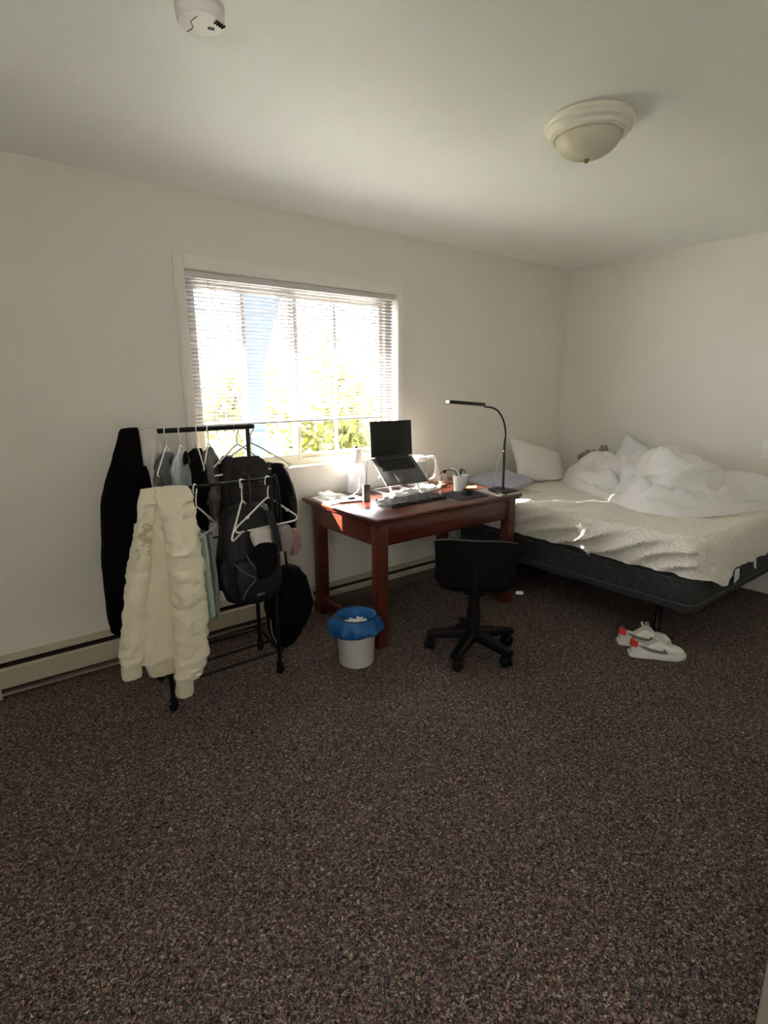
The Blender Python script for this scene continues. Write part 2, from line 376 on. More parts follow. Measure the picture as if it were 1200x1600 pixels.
# baseboard heaters along the window wall
def heater(x0, x1, h, label, second=False):
    t = thing('baseboard_heater', label, 'heater', ((x0+x1)/2, -0.035, 0))
    d = -0.066
    prof = [(-0.001, h+0.014), (-0.012, h+0.014), (d+0.012, h+0.002), (d+0.012, h-0.004), (-0.006, h+0.006), (-0.001, h+0.006)]
    obj('top_cover', G().prism(prof, 'x', x0, x1), M_heater, t, world=True, smooth=False)
    obj('back_plate', G().box(x0, x1, -0.005, -0.001, 0.005, h+0.01), M_dark, t, world=True, smooth=False)
    obj('heating_fin_core', G().box(x0+0.03, x1-0.03, d+0.022, -0.006, 0.05, h-0.02), M_dark, t, world=True, smooth=False)
    za, zb = (0.068, h-0.028) if second else (0.052, h-0.032)
    pr = [(d, za), (d+0.004, za), (d+0.004, zb-0.012), (d+0.014, zb), (d+0.010, zb+0.004), (d, zb-0.008)]
    obj('front_panel', G().prism(pr, 'x', x0+0.02, x1-0.02), M_heater, t, world=True, smooth=False)
    if second:
        obj('kick_plate', G().box(x0+0.02, x1-0.02, d+0.006, d+0.010, 0.0, 0.07), mat('shaded_kick', srgb(96, 80, 72), 0.8), t, world=True, smooth=False)  # low panel in a darker brown, shade put into its colour
    else:
        obj('bottom_lip', G().rbox(x0+0.02, x1-0.02, d+0.002, -0.006, 0.012, 0.024, 0.003), mat('heater_lip', srgb(150, 132, 120), 0.6), t, world=True)
    for a in (x0, x1-0.022): obj('end_cap', G().rbox(a, a+0.022, d-0.002, -0.002, 0.0, h+0.012, 0.003), M_heater, t, world=True)
heater(-0.02, 1.70, 0.182, 'long cream baseboard heater behind the clothes rack')
heater(1.705, 4.40, 0.130, 'lower cream baseboard heater running behind the desk legs', True)

# wall outlet with a plug and short cord under the desk
t = thing('wall_outlet', 'white wall outlet with a plug under the desk', 'outlet', (1.915, -0.004, 0.36))
obj('cover_plate', G().rbox(1.878, 1.952, -0.006, -0.0005, 0.345, 0.460, 0.002), M_white, t, world=True)
obj('receptacle', G().rbox(1.898, 1.932, -0.009, -0.005, 0.362, 0.395, 0.003), M_cord, t, world=True)
obj('plug', G().rbox(1.900, 1.930, -0.040, -0.009, 0.412, 0.444, 0.006), M_white, t, world=True)
obj('cord', G().tube(smoothpath([(1.915, -0.04, 0.428), (1.945, -0.075, 0.435), (1.985, -0.07, 0.36), (1.99, -0.05, 0.25), (1.98, -0.05, 0.17)], 24), 0.003, 6), M_cord, t, world=True)
# small white plate on the right wall at the picture's edge
t = thing('wall_plate', 'white wall plate on the right wall beyond the foot of the bed', 'wall plate', (XR-0.004, -1.72, 0.95))
obj('plate', G().rbox(XR-0.009, XR-0.0005, -1.79, -1.66, 0.955, 1.085, 0.003), M_white, t, world=True)
obj('socket', G().rbox(XR-0.013, XR-0.008, -1.745, -1.705, 0.985, 1.055, 0.003), M_cord, t, world=True)

# ------------------------------------------------------------------ ceiling lamp and smoke alarm
lx, ly = 2.07, -1.675
M_frost = mat('frosted_glass', srgb(226, 220, 200), 0.3, var=0.05, scale=8, transl=0.15)
M_ring = mat('lamp_ring', srgb(232, 226, 210), 0.4, var=0.03)
t = thing('ceiling_lamp', 'round flush ceiling lamp with frosted bowl and stepped ring', 'ceiling lamp', (lx, ly, ZC))
obj('mounting_ring', G().lathe([(0.155, 0.0), (0.163, -0.004), (0.165, -0.018), (0.158, -0.026), (0.158, -0.036), (0.146, -0.044), (0.143, -0.056), (0.128, -0.062), (0.118, -0.058), (0.118, -0.002)], 48), M_ring, t)
prof = [(0.116, -0.050), (0.119, -0.062)] + [(0.119*cos(a), -0.062-0.072*sin(a)**1.1) for a in [rad(6*k) for k in range(1, 15)]] + [(0.008, -0.134)]
obj('glass_bowl', G().lathe(prof, 48), M_frost, t)
obj('finial', G().lathe([(0.008, -0.132), (0.011, -0.135), (0.011, -0.138), (0.007, -0.141), (0.008, -0.144), (0.004, -0.147), (0.001, -0.148)], 16), mat('brass_finial', srgb(170, 158, 120), 0.35, metal=0.6), t)
t = thing('smoke_alarm', 'white round smoke alarm on the ceiling above the window', 'smoke alarm', (0.668, -1.415, ZC))
obj('base_plate', G().lathe([(0.060, 0), (0.064, -0.003), (0.064, -0.012), (0.060, -0.014)], 40), M_white, t)
cov = obj('cover', G().lathe([(0.060, -0.013), (0.063, -0.020), (0.062, -0.034), (0.056, -0.042), (0.03, -0.045), (0.002, -0.046)], 40), M_white, t)
M_grey = mat('grey_detail', srgb(96, 92, 86), 0.6)
gg = G()
for k in range(4): gg.rbox(0.012+k*0.008, 0.015+k*0.008, -0.052, -0.036, -0.0475, -0.0425, 0.001)
obj('speaker_slots', gg.xf(Matrix.Rotation(rad(20), 4, 'Z')), M_black, cov)
obj('test_button', G().rbox(0.018, 0.036, -0.002, 0.006, -0.0482, -0.044, 0.002).xf(Matrix.Rotation(rad(-15), 4, 'Z')), M_grey, cov)
obj('groove', G().tube(smoothpath([(-0.018, 0.052, -0.0425), (-0.014, 0.02, -0.0457), (-0.026, 0.0, -0.0455), (-0.02, -0.03, -0.0445)], 16), 0.0012, 6), M_grey, cov)

# ------------------------------------------------------------------ outside the window
M_lawn = mat('lawn', srgb(84, 88, 44), 0.95, var=0.4, scale=8)
struct('roof_porch', G().box(-1.2, 5.5, 0.16, 1.75, 3.10, 3.22), mat('porch_boards', srgb(180, 184, 190), 0.7))
struct('bounce_slab_outside', G().box(-6, 9, 0.2, 3.4, -1.25, -1.15), mat('pale_bounce', srgb(232, 230, 224), 0.9, var=0.1, scale=4))  # unseen pale slab, added to bounce light up onto the ceiling
struct('ground_outside', G().box(-14, 26, 0.2, 40, -1.3, -1.25), M_lawn)
t = thing('porch_post', 'pale blue porch post with an angled brace outside the window', 'post', (2.13, 1.56, -1.25))
M_blue = mat('blue_paint', srgb(38, 56, 80), 0.6, var=0.05)
obj('post', G().rbox(2.04, 2.215, 1.5, 1.62, -1.25, 3.2, 0.01), M_blue, t, world=True)
obj('brace', G().prism([(2.216, 1.62), (2.60, 2.75), (2.60, 3.05), (2.216, 3.05)], 'y', 1.52, 1.60), M_blue, t, world=True, smooth=False)
obj('collar', G().rbox(2.02, 2.235, 1.48, 1.64, 1.02, 1.07, 0.008), mat('white_paint_out', srgb(96, 104, 112), 0.6), t, world=True)
M_bark = mat('bark', srgb(120, 112, 108), 0.9, var=0.3, scale=14, bump=0.6, bscale=20)
def tree(x, y, h, rx, rz, cz, col, label, seed, n=1500, leaf=0.10, trunk=True):
    rs = random.Random(seed)
    t = thing('tree', label, 'tree', (x, y, -1.25), group='trees outside the window')
    tr = G().tube([(0, 0, 0), (0.05, 0.02, h*0.4), (-0.04, 0.05, h*0.75), (0.02, 0, h)], [0.16, 0.12, 0.08, 0.03], 10)
    for k in range(7):
        a = rs.uniform(0, 6.28); z0 = h*rs.uniform(0.3, 0.8); L = rx*rs.uniform(0.5, 0.9)
        tr.tube([(0, 0, z0), (L*0.5*cos(a), L*0.5*sin(a), z0+L*0.35), (L*cos(a), L*sin(a), z0+L*0.5)], [0.05, 0.03, 0.012], 7)
    obj('trunk', tr, M_bark, t)
    g = G()
    cl = [(rs.gauss(0, rx*0.42), rs.gauss(0, rx*0.42), cz+rs.gauss(0, rz*0.45), rs.uniform(0.25, 0.5)) for _ in range(26)]
    for k in range(n):
        c = rs.choice(cl); d = Vector((rs.gauss(0, 1), rs.gauss(0, 1), rs.gauss(0, 1))).normalized()*c[3]*rs.random()**0.4*rx*0.9
        p = Vector(c[:3])+d; u = Vector((rs.gauss(0, 1), rs.gauss(0, 1), rs.gauss(0, 1))).normalized(); w = u.orthogonal().normalized()
        s = leaf*rs.uniform(0.6, 1.3)
        g.add([p-u*s, p+w*s*0.45, p+u*s, p-w*s*0.45], [(0, 1, 2, 3)])
    obj('foliage', g, mat('leaves_%d' % seed, col, 0.6, var=0.35, scale=3, transl=0.45), t, smooth=False, kind='stuff')
tree(4.9, 4.6, 3.2, 1.25, 1.1, 1.9, srgb(84, 84, 24), 'yellow green tree nearest the right half of the window', 21)
tree(8.6, 6.6, 4.6, 1.6, 1.6, 2.6, srgb(68, 70, 24), 'taller darker green tree farther right outside the window', 22)
tree(2.9, 7.4, 2.0, 1.2, 0.9, 1.3, srgb(90, 88, 30), 'low bright shrub like tree behind the porch post', 23)
tree(5.6, 10.4, 3.2, 1.5, 1.2, 2.0, srgb(86, 86, 36), 'pale distant tree between the two nearer ones', 24)
tree(2.0, 4.2, 2.6, 0.7, 0.7, 1.4, srgb(84, 84, 30), 'slim small tree left of the porch post', 25, n=900)

# ------------------------------------------------------------------ desk
DX0, DX1, DY0, DY1, DZ = 1.697, 2.903, -0.815, -0.012, 0.766
t = thing('desk', 'cherry wood desk with square legs in front of the window', 'desk', ((DX0+DX1)/2, (DY0+DY1)/2, 0))
g = G().rbox(DX0, DX1, DY0, DY1, DZ-0.024, DZ, 0.010, 3)
obj('desktop', g, M_wood, t, world=True)
obj('moulding', G().rbox(DX0+0.014, DX1-0.014, DY0+0.014, DY1-0.014, DZ-0.038, DZ-0.024, 0.006, 3), M_wood, t, world=True)
ix, iy, lw = 0.030, 0.030, 0.068
zt = DZ-0.038; za = 0.60
lxs = (DX0+ix, DX1-ix-lw); lys = (DY0+iy, DY1-iy-lw-0.05)
for x in lxs:
    for y in lys: obj('leg', G().rbox(x, x+lw, y, y+lw, 0, zt, 0.004), M_wood, t, world=True)
for y in (lys[0]+0.010, lys[1]+lw-0.032):
    ap = obj('apron', G().rbox(lxs[0]+lw, lxs[1], y, y+0.022, za, zt, 0.003), M_wood, t, world=True)
for x in (lxs[0]+0.008, lxs[1]+lw-0.030):
    obj('apron', G().rbox(x, x+0.022, lys[0]+lw, lys[1], za, zt, 0.003), M_wood, t, world=True)
    obj('stretcher', G().rbox(x, x+0.026, lys[0]+lw, lys[1], 0.055, 0.115, 0.003), M_wood, t, world=True)
TOP = DZ

# laptop on a stand
a = rad(-4.35)
M_lap = mat('space_grey_metal', srgb(112, 112, 114), 0.4, metal=0.7, var=0.02)
M_screen = mat('dark_screen', srgb(5, 5, 6), 0.3, var=0.1)
M_key = mat('dark_keys', srgb(24, 24, 26), 0.5, var=0.1)
t = thing('laptop', 'open grey laptop with dark screen raised on a stand', 'laptop', (2.278, -0.215, 1.0), a)
w, d = 0.33, 0.237
tl = rad(40)
base = obj('base', G().rbox(-w/2, w/2, -d, 0, -0.014, 0, 0.005), M_lap, t)
base.rotation_euler = (tl, 0, 0)
obj('keyboard_well', G().rbox(-w/2+0.028, w/2-0.028, -0.118, -0.016, -0.001, 0.0006, 0.0008), M_key, base)
gg = G()
for r in range(5):
    for k in range(14):
        x = -w/2+0.031+k*0.0192; y = -0.115+r*0.0192; gg.rbox(x, x+0.0165, y, y+0.0165, 0.0006, 0.0020, 0.0006, 1)
obj('keys', gg, M_key, base, kind='stuff')
obj('trackpad', G().rbox(-0.065, 0.065, -0.225, -0.130, -0.0005, 0.0007, 0.0005), mat('trackpad_glass', srgb(100, 100, 103), 0.3, metal=0.4), base)
lid = obj('lid', G().rbox(-w/2, w/2, -0.003, 0.003, 0.002, d, 0.0028), M_lap, t); lid.rotation_euler = (rad(-4.5), 0, 0)
obj('screen', G().rbox(-w/2+0.003, w/2-0.003, -0.0046, -0.003, 0.008, d-0.004, 0.0006), M_screen, lid)
hg = obj('hinge', G().tube([(-w/2+0.03, 0.002, 0), (w/2-0.03, 0.002, 0)], 0.006, 10), M_black, t)
t = thing('laptop_stand', 'silver folding stand holding the laptop up at a slant', 'laptop stand', (2.278, -0.215, TOP), a)
M_alu = mat('pale_aluminium', srgb(206, 206, 208), 0.35, metal=0.3, var=0.02)
for sx in (-0.11, 0.11):
    ang = tl; ca, sa = cos(ang), sin(ang)
    f = lambda q, off: (sx, -q*ca + off*sa, (1.0-TOP) - q*sa - off*ca)
    obj('tray_arm', G().tube([f(0.0, 0.024), f(0.225, 0.024)], 0.007, 8), M_alu, t)
    obj('support_leg', G().tube([f(0.09, 0.03), (sx, 0.07, 0.012)], 0.007, 8), M_alu, t)
    obj('support_leg', G().tube([f(0.14, 0.03), (sx, -0.17, 0.012)], 0.007, 8), M_alu, t)
    obj('foot_bar', G().rbox(sx-0.012, sx+0.012, -0.19, 0.09, 0.0, 0.012, 0.004), M_alu, t)
obj('cross_bar', G().tube([(-0.11, 0.06, 0.015), (0.11, 0.06, 0.015)], 0.006, 8), M_alu, t)

# full size keyboard
M_kb = mat('keyboard_black', srgb(30, 30, 32), 0.35, var=0.1)
t = thing('keyboard', 'black full size keyboard lying on the desk', 'keyboard', (2.165, -0.552, TOP), rad(1))
kb = obj('case', G().prism([(-0.075, 0), (0.075, 0), (0.075, 0.022), (0.06, 0.024), (-0.07, 0.013), (-0.075, 0.009)], 'x', -0.225, 0.225), M_kb, t, smooth=False)
rs = random.Random(3)
kg = None
for r in range(6):
    for k in range(21):
        if k in (15, 19) and r in (0, 1) : continue
        x = -0.213+k*0.0205; y = -0.058+r*0.0198
        z = 0.013+(y+0.07)*0.0846
        if kg is None:
            kg = obj('key', G().rbox(-0.0085, 0.0085, -0.008, 0.008, 0, 0.0075, 0.002, 1), mat('key_cap', srgb(72, 72, 76), 0.3, var=0.1), t); o = kg
        else:
            o = kg.copy(); C.objects.link(o); o.parent = t
        o.location = (x, y, z)

# mouse pad and mouse
single('mouse_pad', G().prism([(2.470,-0.503),(2.400,-0.728),(2.648,-0.742),(2.726,-0.508)], 'z', TOP, TOP+0.004), mat('mouse_pad_cloth', srgb(38, 38, 42), 0.7, bump=0.1, bscale=400), 'dark grey mouse pad on the desk right of the keyboard', 'mouse pad', smooth=False)
t = thing('mouse', 'black computer mouse resting on the mouse pad', 'mouse', (2.585, -0.605, TOP+0.0045), rad(-20))
g = G(); rings = []
for q in range(9):
    s = q/8; zz = 0.034*s; k = sqrt(max(0.0, 1-s**2.6)); rings.append([(0.031*(0.15+0.85*k)*cos(th)*(1-0.12*sin(th)), 0.052*(0.1+0.9*k)*sin(th)-0.006*s, zz) for th in [2*pi*i/28 for i in range(28)]])
obj('shell', g.loft(rings), M_black, t)
obj('scroll_wheel', G().lathe([(0.001,-0.003),(0.006,-0.003),(0.0065,0),(0.006,0.003),(0.001,0.003)], 14).xf(Matrix.Translation((0, 0.030, 0.026)) @ Matrix.Rotation(pi/2, 4, 'Y')), M_grey, t)

# gooseneck lamp
M_lampb = mat('lamp_black', srgb(24, 22, 22), 0.4, var=0.1)
t = thing('desk_lamp', 'black gooseneck desk lamp with slim bar head', 'desk lamp', (2.835, -0.700, TOP))
obj('base', G().rbox(-0.055, 0.06, -0.085, 0.085, 0.0, 0.014, 0.005), M_lampb, t)
z0 = TOP
neck = smoothpath([(0.0, 0.0, 0.012), (0.0, 0, 0.15), (-0.004, 0, 0.30), (0.004, 0, 0.38), (-0.02, 0, 0.46), (-0.07, 0, 0.52), (-0.13, 0, 0.548), (-0.21, 0, 0.558)], 44)
obj('gooseneck', G().tube(neck, [0.0085 if k < 16 else 0.006 for k in range(44)], 10), M_lampb, t)
hd = obj('lamp_head', G().rbox(-0.525, -0.215, -0.017, 0.017, -0.010, 0.010, 0.006).xf(Matrix.Translation((0,0,0.558+0.006)) @ Matrix.Rotation(rad(4.5), 4, 'Y') @ Matrix.Translation((0,0,-0.010))), M_lampb, t)
obj('end_cap', G().rbox(-0.531, -0.524, -0.016, 0.016, -0.009, 0.009, 0.003).xf(Matrix.Translation((0,0,0.558+0.006)) @ Matrix.Rotation(rad(4.5), 4, 'Y') @ Matrix.Translation((0,0,-0.010))), M_white, hd)
obj('switch', G().rbox(-0.012, -0.006, -0.006, 0.006, 0.26, 0.275, 0.002), M_white, t)
single('lamp_cord', G().tube(smoothpath([(2.815, -0.690, 1.02), (2.79, -0.68, 0.93), (2.782, -0.66, 0.82), (2.80, -0.63, 0.771), (2.86, -0.60, 0.770), (2.925, -0.62, 0.766), (2.945, -0.66, 0.70), (2.955, -0.70, 0.60), (2.93, -0.74, 0.53)], 60), 0.0022, 6), mat('grey_cord', srgb(150, 148, 142), 0.6), 'thin cord hanging from the lamp over the right end of the desk', 'cord')

# papers, notebook and pens at the right end
def sheet_at(name, pts, z, th, m, label, cat, group=None):
    return single(name, G().prism(pts, 'z', z, z+th), m, label, cat, group, smooth=False)
M_paper = mat('paper', srgb(236, 232, 226), 0.8, var=0.03)
sheet_at('notebook', [(2.70,-0.79),(2.885,-0.80),(2.895,-0.56),(2.73,-0.56)], TOP, 0.006, M_paper, 'pale notebook under the desk lamp base', 'notebook')
bpy.data.objects['desk_lamp'].location.z = TOP+0.0065
for k, (x, y, an) in enumerate([(2.745, -0.70, 70), (2.765, -0.755, 65)]):
    o = single('pen', G().tube([(-0.065,0,0),(-0.062,0,0),(0.05,0,0),(0.066,0,0)], [0.003,0.0045,0.0045,0.001], 8).mv((0,0,0.0045)), M_black, ['black pen lying across the middle of the notebook', 'black pen lying near the front edge of the notebook'][k], 'pen', 'pens on the notebook')
    o.location = (x, y, TOP+0.0062); o.rotation_euler = (0, 0, rad(an))
sheet_at('envelope', [(2.72,-0.46),(2.80,-0.50),(2.87,-0.43),(2.79,-0.39)], TOP, 0.003, mat('orange_paper', srgb(222, 128, 82), 0.7), 'small orange paper packet behind the white cup', 'paper')

# white cup holding cables
t = thing('cup', 'white plastic cup holding a bundle of cables', 'cup', (2.640, -0.495, TOP))
obj('body', G().lathe([(0.038, 0), (0.041, 0.002), (0.049, 0.105), (0.050, 0.108), (0.046, 0.108), (0.038, 0.006), (0.001, 0.006)], 32), M_white, t)
obj('spout', G().prism([(0.036, 0.07), (0.066, 0.108), (0.04, 0.108)], 'y', -0.014, 0.014), M_white, t)
single('cable_bundle', G().tube(smoothpath([(2.625,-0.49,0.79),(2.62,-0.48,0.88),(2.60,-0.46,0.905),(2.55,-0.43,0.905),(2.52,-0.42,0.88)], 24), 0.003, 6).tube(smoothpath([(2.645,-0.50,0.79),(2.65,-0.48,0.89),(2.69,-0.46,0.905),(2.73,-0.46,0.87),(2.735,-0.47,0.775)], 24), 0.003, 6).tube(smoothpath([(2.66,-0.49,0.80),(2.665,-0.47,0.90),(2.70,-0.45,0.89),(2.68,-0.46,0.87),(2.66,-0.48,0.89),(2.70,-0.47,0.90)], 24), 0.003, 6), M_black, 'black cables looping out of the white cup', 'cable')
single('charger_cable', G().tube(smoothpath([(2.630,-0.51,0.80),(2.625,-0.50,0.88),(2.600,-0.49,0.915),(2.575,-0.47,0.925)], 20), 0.005, 8), M_white, 'thick white cable sticking out of the cup', 'cable')

# tray with little bottles
t = thing('tray', 'pale wooden tray with raised rim holding small bottles', 'tray', (2.80, -0.16, TOP))
M_tray = mat('pale_wood', srgb(200, 170, 146), 0.5, var=0.15, scale=20)
obj('tray_board', G().rbox(-0.10, 0.10, -0.09, 0.09, 0, 0.008, 0.003), M_tray, t)
for (x0, x1, y0, y1) in ((-0.10,0.10,-0.09,-0.084),(-0.10,0.10,0.084,0.09),(-0.10,-0.094,-0.084,0.084),(0.094,0.10,-0.084,0.084)): obj('rim', G().rbox(x0,x1,y0,y1,0.008,0.024,0.002), M_tray, t)
def bottle(name, x, y, z, prof, capp, mb, mc, label):
    t = thing(name, label, 'bottle', (x, y, z)); obj('body', G().lathe(prof, 24), mb, t); obj('cap', G().lathe(capp, 20), mc, t); return t
bottle('dropper_bottle', 2.755, -0.155, TOP+0.0085, [(0.020,0),(0.023,0.003),(0.023,0.062),(0.018,0.072),(0.010,0.076)], [(0.011,0.074),(0.011,0.088),(0.006,0.092),(0.004,0.112),(0.002,0.114)], M_white, M_white, 'white squeeze bottle with a pointed nozzle on the tray')
bottle('lotion_bottle', 2.815, -0.165, TOP+0.0085, [(0.018,0),(0.021,0.003),(0.021,0.050),(0.012,0.056)], [(0.0125,0.055),(0.0125,0.076),(0.002,0.077)], mat('clear_lotion', srgb(222, 208, 200), 0.3), M_black, 'short pale bottle with a black cap on the tray')
bottle('cream_bottle', 2.858, -0.135, TOP+0.0085, [(0.016,0),(0.018,0.003),(0.018,0.058),(0.010,0.064)], [(0.0105,0.063),(0.0105,0.080),(0.002,0.081)], mat('pink_bottle', srgb(226, 196, 190), 0.35), M_white, 'pinkish bottle at the right end of the tray')
# charger and coiled wire beside the tray
single('earphone_case', G().rbox(2.62, 2.68, -0.335, -0.290, TOP, TOP+0.022, 0.009, 3), mat('brown_case', srgb(120, 92, 78), 0.5), 'small brown case on the desk in front of the tray', 'case')

# kettle
t = thing('kettle', 'clear glass electric kettle with a white handle behind the laptop', 'kettle', (2.575, -0.135, TOP))
M_kg = glass_material('kettle_glass', (0.93, 0.95, 0.95))
obj('base', G().lathe([(0.072,0),(0.075,0.004),(0.075,0.022),(0.068,0.028),(0.002,0.028)], 36), M_white, t)
obj('jug', G().lathe([(0.066,0.028),(0.070,0.04),(0.066,0.13),(0.058,0.19),(0.055,0.19),(0.063,0.13),(0.067,0.04),(0.063,0.03)], 36, caps=False), M_kg, t)
obj('lid', G().lathe([(0.060,0.186),(0.062,0.192),(0.058,0.204),(0.03,0.212),(0.002,0.213)], 36), M_white, t)
obj('collar', G().lathe([(0.056,0.17),(0.062,0.172),(0.0615,0.188),(0.057,0.19)], 36), M_white, t)
obj('handle', G().tube(smoothpath([(0.055,-0.03,0.192),(0.095,-0.05,0.198),(0.117,-0.063,0.175),(0.117,-0.063,0.10),(0.108,-0.058,0.05),(0.075,-0.04,0.034)], 30), 0.0115, 10), M_white, t)
# tall white bottle behind the left papers
t = thing('water_bottle', 'tall white bottle with dark nozzle by the window sill', 'bottle', (2.078, -0.085, TOP))
obj('body', G().lathe([(0.060,0),(0.064,0.004),(0.064,0.10),(0.055,0.15),(0.042,0.185),(0.0405,0.20)], 32), mat('milky_plastic', srgb(238, 240, 244), 0.4, transl=0.35), t)
obj('cap', G().lathe([(0.0405,0.198),(0.042,0.202),(0.0405,0.285),(0.036,0.292),(0.002,0.293)], 32), M_white, t)
obj('nozzle', G().lathe([(0.010,0.292),(0.010,0.304),(0.006,0.308),(0.001,0.309)], 16), M_black, t)

# power adapter standing upright with its cable
t = thing('power_adapter', 'dark grey power adapter standing upright on the desk', 'adapter', (1.938, -0.385, TOP), rad(-12))
obj('body', G().rbox(-0.022, 0.022, -0.014, 0.014, 0, 0.108, 0.004), mat('adapter_grey', srgb(66, 64, 66), 0.5), t)
obj('port', G().rbox(-0.006, 0.006, -0.004, 0.004, 0.107, 0.111, 0.001), M_black, t)
single('laptop_cable', G().tube(smoothpath([(1.938,-0.385,0.878),(1.945,-0.38,0.94),(1.985,-0.33,0.99),(2.06,-0.25,1.00),(2.108,-0.218,0.992)], 30), 0.0028, 6), mat('dark_cable', srgb(70, 70, 72), 0.5), 'thin cable running from the adapter up to the laptop', 'cable')
single('white_cable', G().tube(smoothpath([(2.108,-0.230,0.985),(2.02,-0.27,0.98),(1.965,-0.28,0.90),(1.96,-0.28,0.83),(1.93,-0.27,0.80),(1.88,-0.25,0.775),(1.83,-0.22,0.785)], 40), 0.0025, 6), M_cord, 'thin white cable curving down behind the adapter', 'cable')
single('usb_hub', G().rbox(2.00, 2.10, -0.415, -0.392, TOP, TOP+0.012, 0.003), M_black, 'flat black hub on the desk behind the keyboard', 'hub')
single('usb_stick', G().rbox(1.86, 1.905, -0.315, -0.295, TOP+0.012, TOP+0.022, 0.003), M_black, 'small black stick on the papers at the left', 'usb stick')
single('hub_cable', G().tube(smoothpath([(2.05,-0.392,0.775),(2.03,-0.34,0.79),(1.985,-0.31,0.80),(1.95,-0.30,0.79),(1.91,-0.305,0.785)], 30), 0.0025, 6), M_black, 'short black cable between the hub and the papers', 'cable')
# papers at the left end
sheet_at('paper_sheet', [(1.705,-0.335),(1.93,-0.30),(1.955,-0.06),(1.735,-0.07)], TOP, 0.005, M_paper, 'white papers stacked at the left end of the desk', 'paper')
sheet_at('magazine', [(1.775,-0.33),(1.955,-0.375),(1.985,-0.20),(1.81,-0.15)], TOP+0.0055, 0.005, mat('glossy_print', srgb(196, 190, 186), 0.35, var=0.25, scale=14), 'glossy magazine lying over the white papers', 'magazine')
def crumple(cx, cy, cz, rx, ry, h, seed, nu=30, nv=22):
    rs = seed*7.3; g = G(); rings = []
    for j in range(nv):
        s = j/(nv-1); k = sqrt(max(0.0, 1-s*s)); ring = []
        for i in range(nu):
            th = 2*pi*i/nu; p = Vector((cos(th)*k, sin(th)*k, s))
            d = 1+0.55*noise.noise(p*2.2+Vector((rs, 0, 0)))+0.3*abs(noise.noise(p*5+Vector((0, rs, 0))))
            ring.append((cx+rx*p.x*d, cy+ry*p.y*d, cz+max(0.0, h*s*d)))
        rings.append(ring)
    return g.loft(rings)
M_tissue = mat('tissue', srgb(244, 243, 240), 0.8, var=0.02, transl=0.2, bump=0.5, bscale=60)
single('plastic_bag', crumple(1.80, -0.17, TOP+0.0105, 0.055, 0.07, 0.035, 2), M_tissue, 'crumpled white plastic wrap on the papers at the desk corner', 'wrapper')
single('tissue', crumple(2.27, -0.345, TOP, 0.11, 0.05, 0.030, 3), M_tissue, 'crumpled white tissue below the laptop behind the keyboard', 'tissue', 'tissues on the desk')
single('tissue', crumple(2.49, -0.315, TOP, 0.09, 0.06, 0.03, 4), M_tissue, 'crumpled white tissue between laptop and white cup', 'tissue', 'tissues on the desk')
single('tissue', crumple(1.995, -0.475, TOP, 0.030, 0.022, 0.022, 5), M_tissue, 'small crumpled tissue right of the upright adapter', 'tissue', 'tissues on the desk')

# ------------------------------------------------------------------ office chair
cx, cy = 2.125, -1.125
face = atan2(0.676, 0.737)      # chair looks away from the camera, towards the right end of the desk
t = thing('office_chair', 'small black swivel office chair at the desk', 'office chair', (cx, cy, 0), face)
for k in range(5):
    an = rad(57+72*k)-face
    dx, dy = cos(an), sin(an)
    px, py = -dy, dx
    rows = []
    for s, z, hw, hh in ((0.02, 0.118, 0.036, 0.028), (0.10, 0.110, 0.032, 0.024), (0.19, 0.094, 0.027, 0.018), (0.258, 0.084, 0.023, 0.014)):
        rows.append([(s*dx+px*hw*e, s*dy+py*hw*e, z+hh*q) for e, q in ((-1,-1),(1,-1),(1,0.4),(0.6,1),(-0.6,1),(-1,0.4))])
    obj('base_arm', G().loft(rows), M_black, t)
    ca = an+rad(35+40*k)
    cst = obj('caster', G().lathe([(0.001,-0.026),(0.026,-0.026),(0.030,-0.022),(0.030,-0.006),(0.020,-0.004),(0.020,0.004),(0.030,0.006),(0.030,0.022),(0.026,0.026),(0.001,0.026)], 22).xf(Matrix.Rotation(ca, 4, 'Z') @ Matrix.Rotation(pi/2, 4, 'X')), M_black, t)
    cst.location = (0.238*dx+0.012*cos(ca), 0.238*dy+0.012*sin(ca), 0.0302)
    obj('hood', G().rbox(-0.024, 0.020, -0.006, 0.006, -0.002, 0.040, 0.005).xf(Matrix.Rotation(ca, 4, 'Z')), M_black, cst)
obj('hub', G().lathe([(0.036,0.085),(0.040,0.09),(0.038,0.145),(0.032,0.15)], 24), M_black, t)
obj('gas_lift_cover', G().lathe([(0.037,0.14),(0.037,0.25),(0.032,0.252),(0.032,0.33),(0.026,0.332),(0.026,0.40)], 24), M_black, t)
# seat
def pad_geo(hw, hd, th, sq=3.4, dome=0.35, nn=44):
    rings = []
    for s, zz in ((0.55, 0.0), (0.86, 0.0), (0.97, 0.12), (1.0, 0.35), (1.0, 0.65), (0.97, 0.86), (0.88, 0.97), (0.6, 1.0), (0.2, 1.0)):
        rings.append([(hd*s*cos(th_)*(abs(cos(th_))**sq+abs(sin(th_))**sq)**(-1/sq), hw*s*sin(th_)*(abs(cos(th_))**sq+abs(sin(th_))**sq)**(-1/sq), th*zz) for th_ in [2*pi*i/nn for i in range(nn)]])
    return G().loft(rings)
obj('seat_cushion', pad_geo(0.215, 0.205, 0.065).mv((0.03, 0, 0.425)), M_blackfab, t)
obj('seat_shell', pad_geo(0.200, 0.190, 0.022).mv((0.03, 0, 0.405)), M_black, t)
obj('tilt_mechanism', G().rbox(-0.11, 0.09, -0.055, 0.055, 0.375, 0.408, 0.008), M_black, t)
lv = obj('height_lever', G().tube([(0.03, -0.05, 0.39), (0.03, -0.19, 0.385), (0.02, -0.225, 0.37)], 0.005, 8), M_black, t)
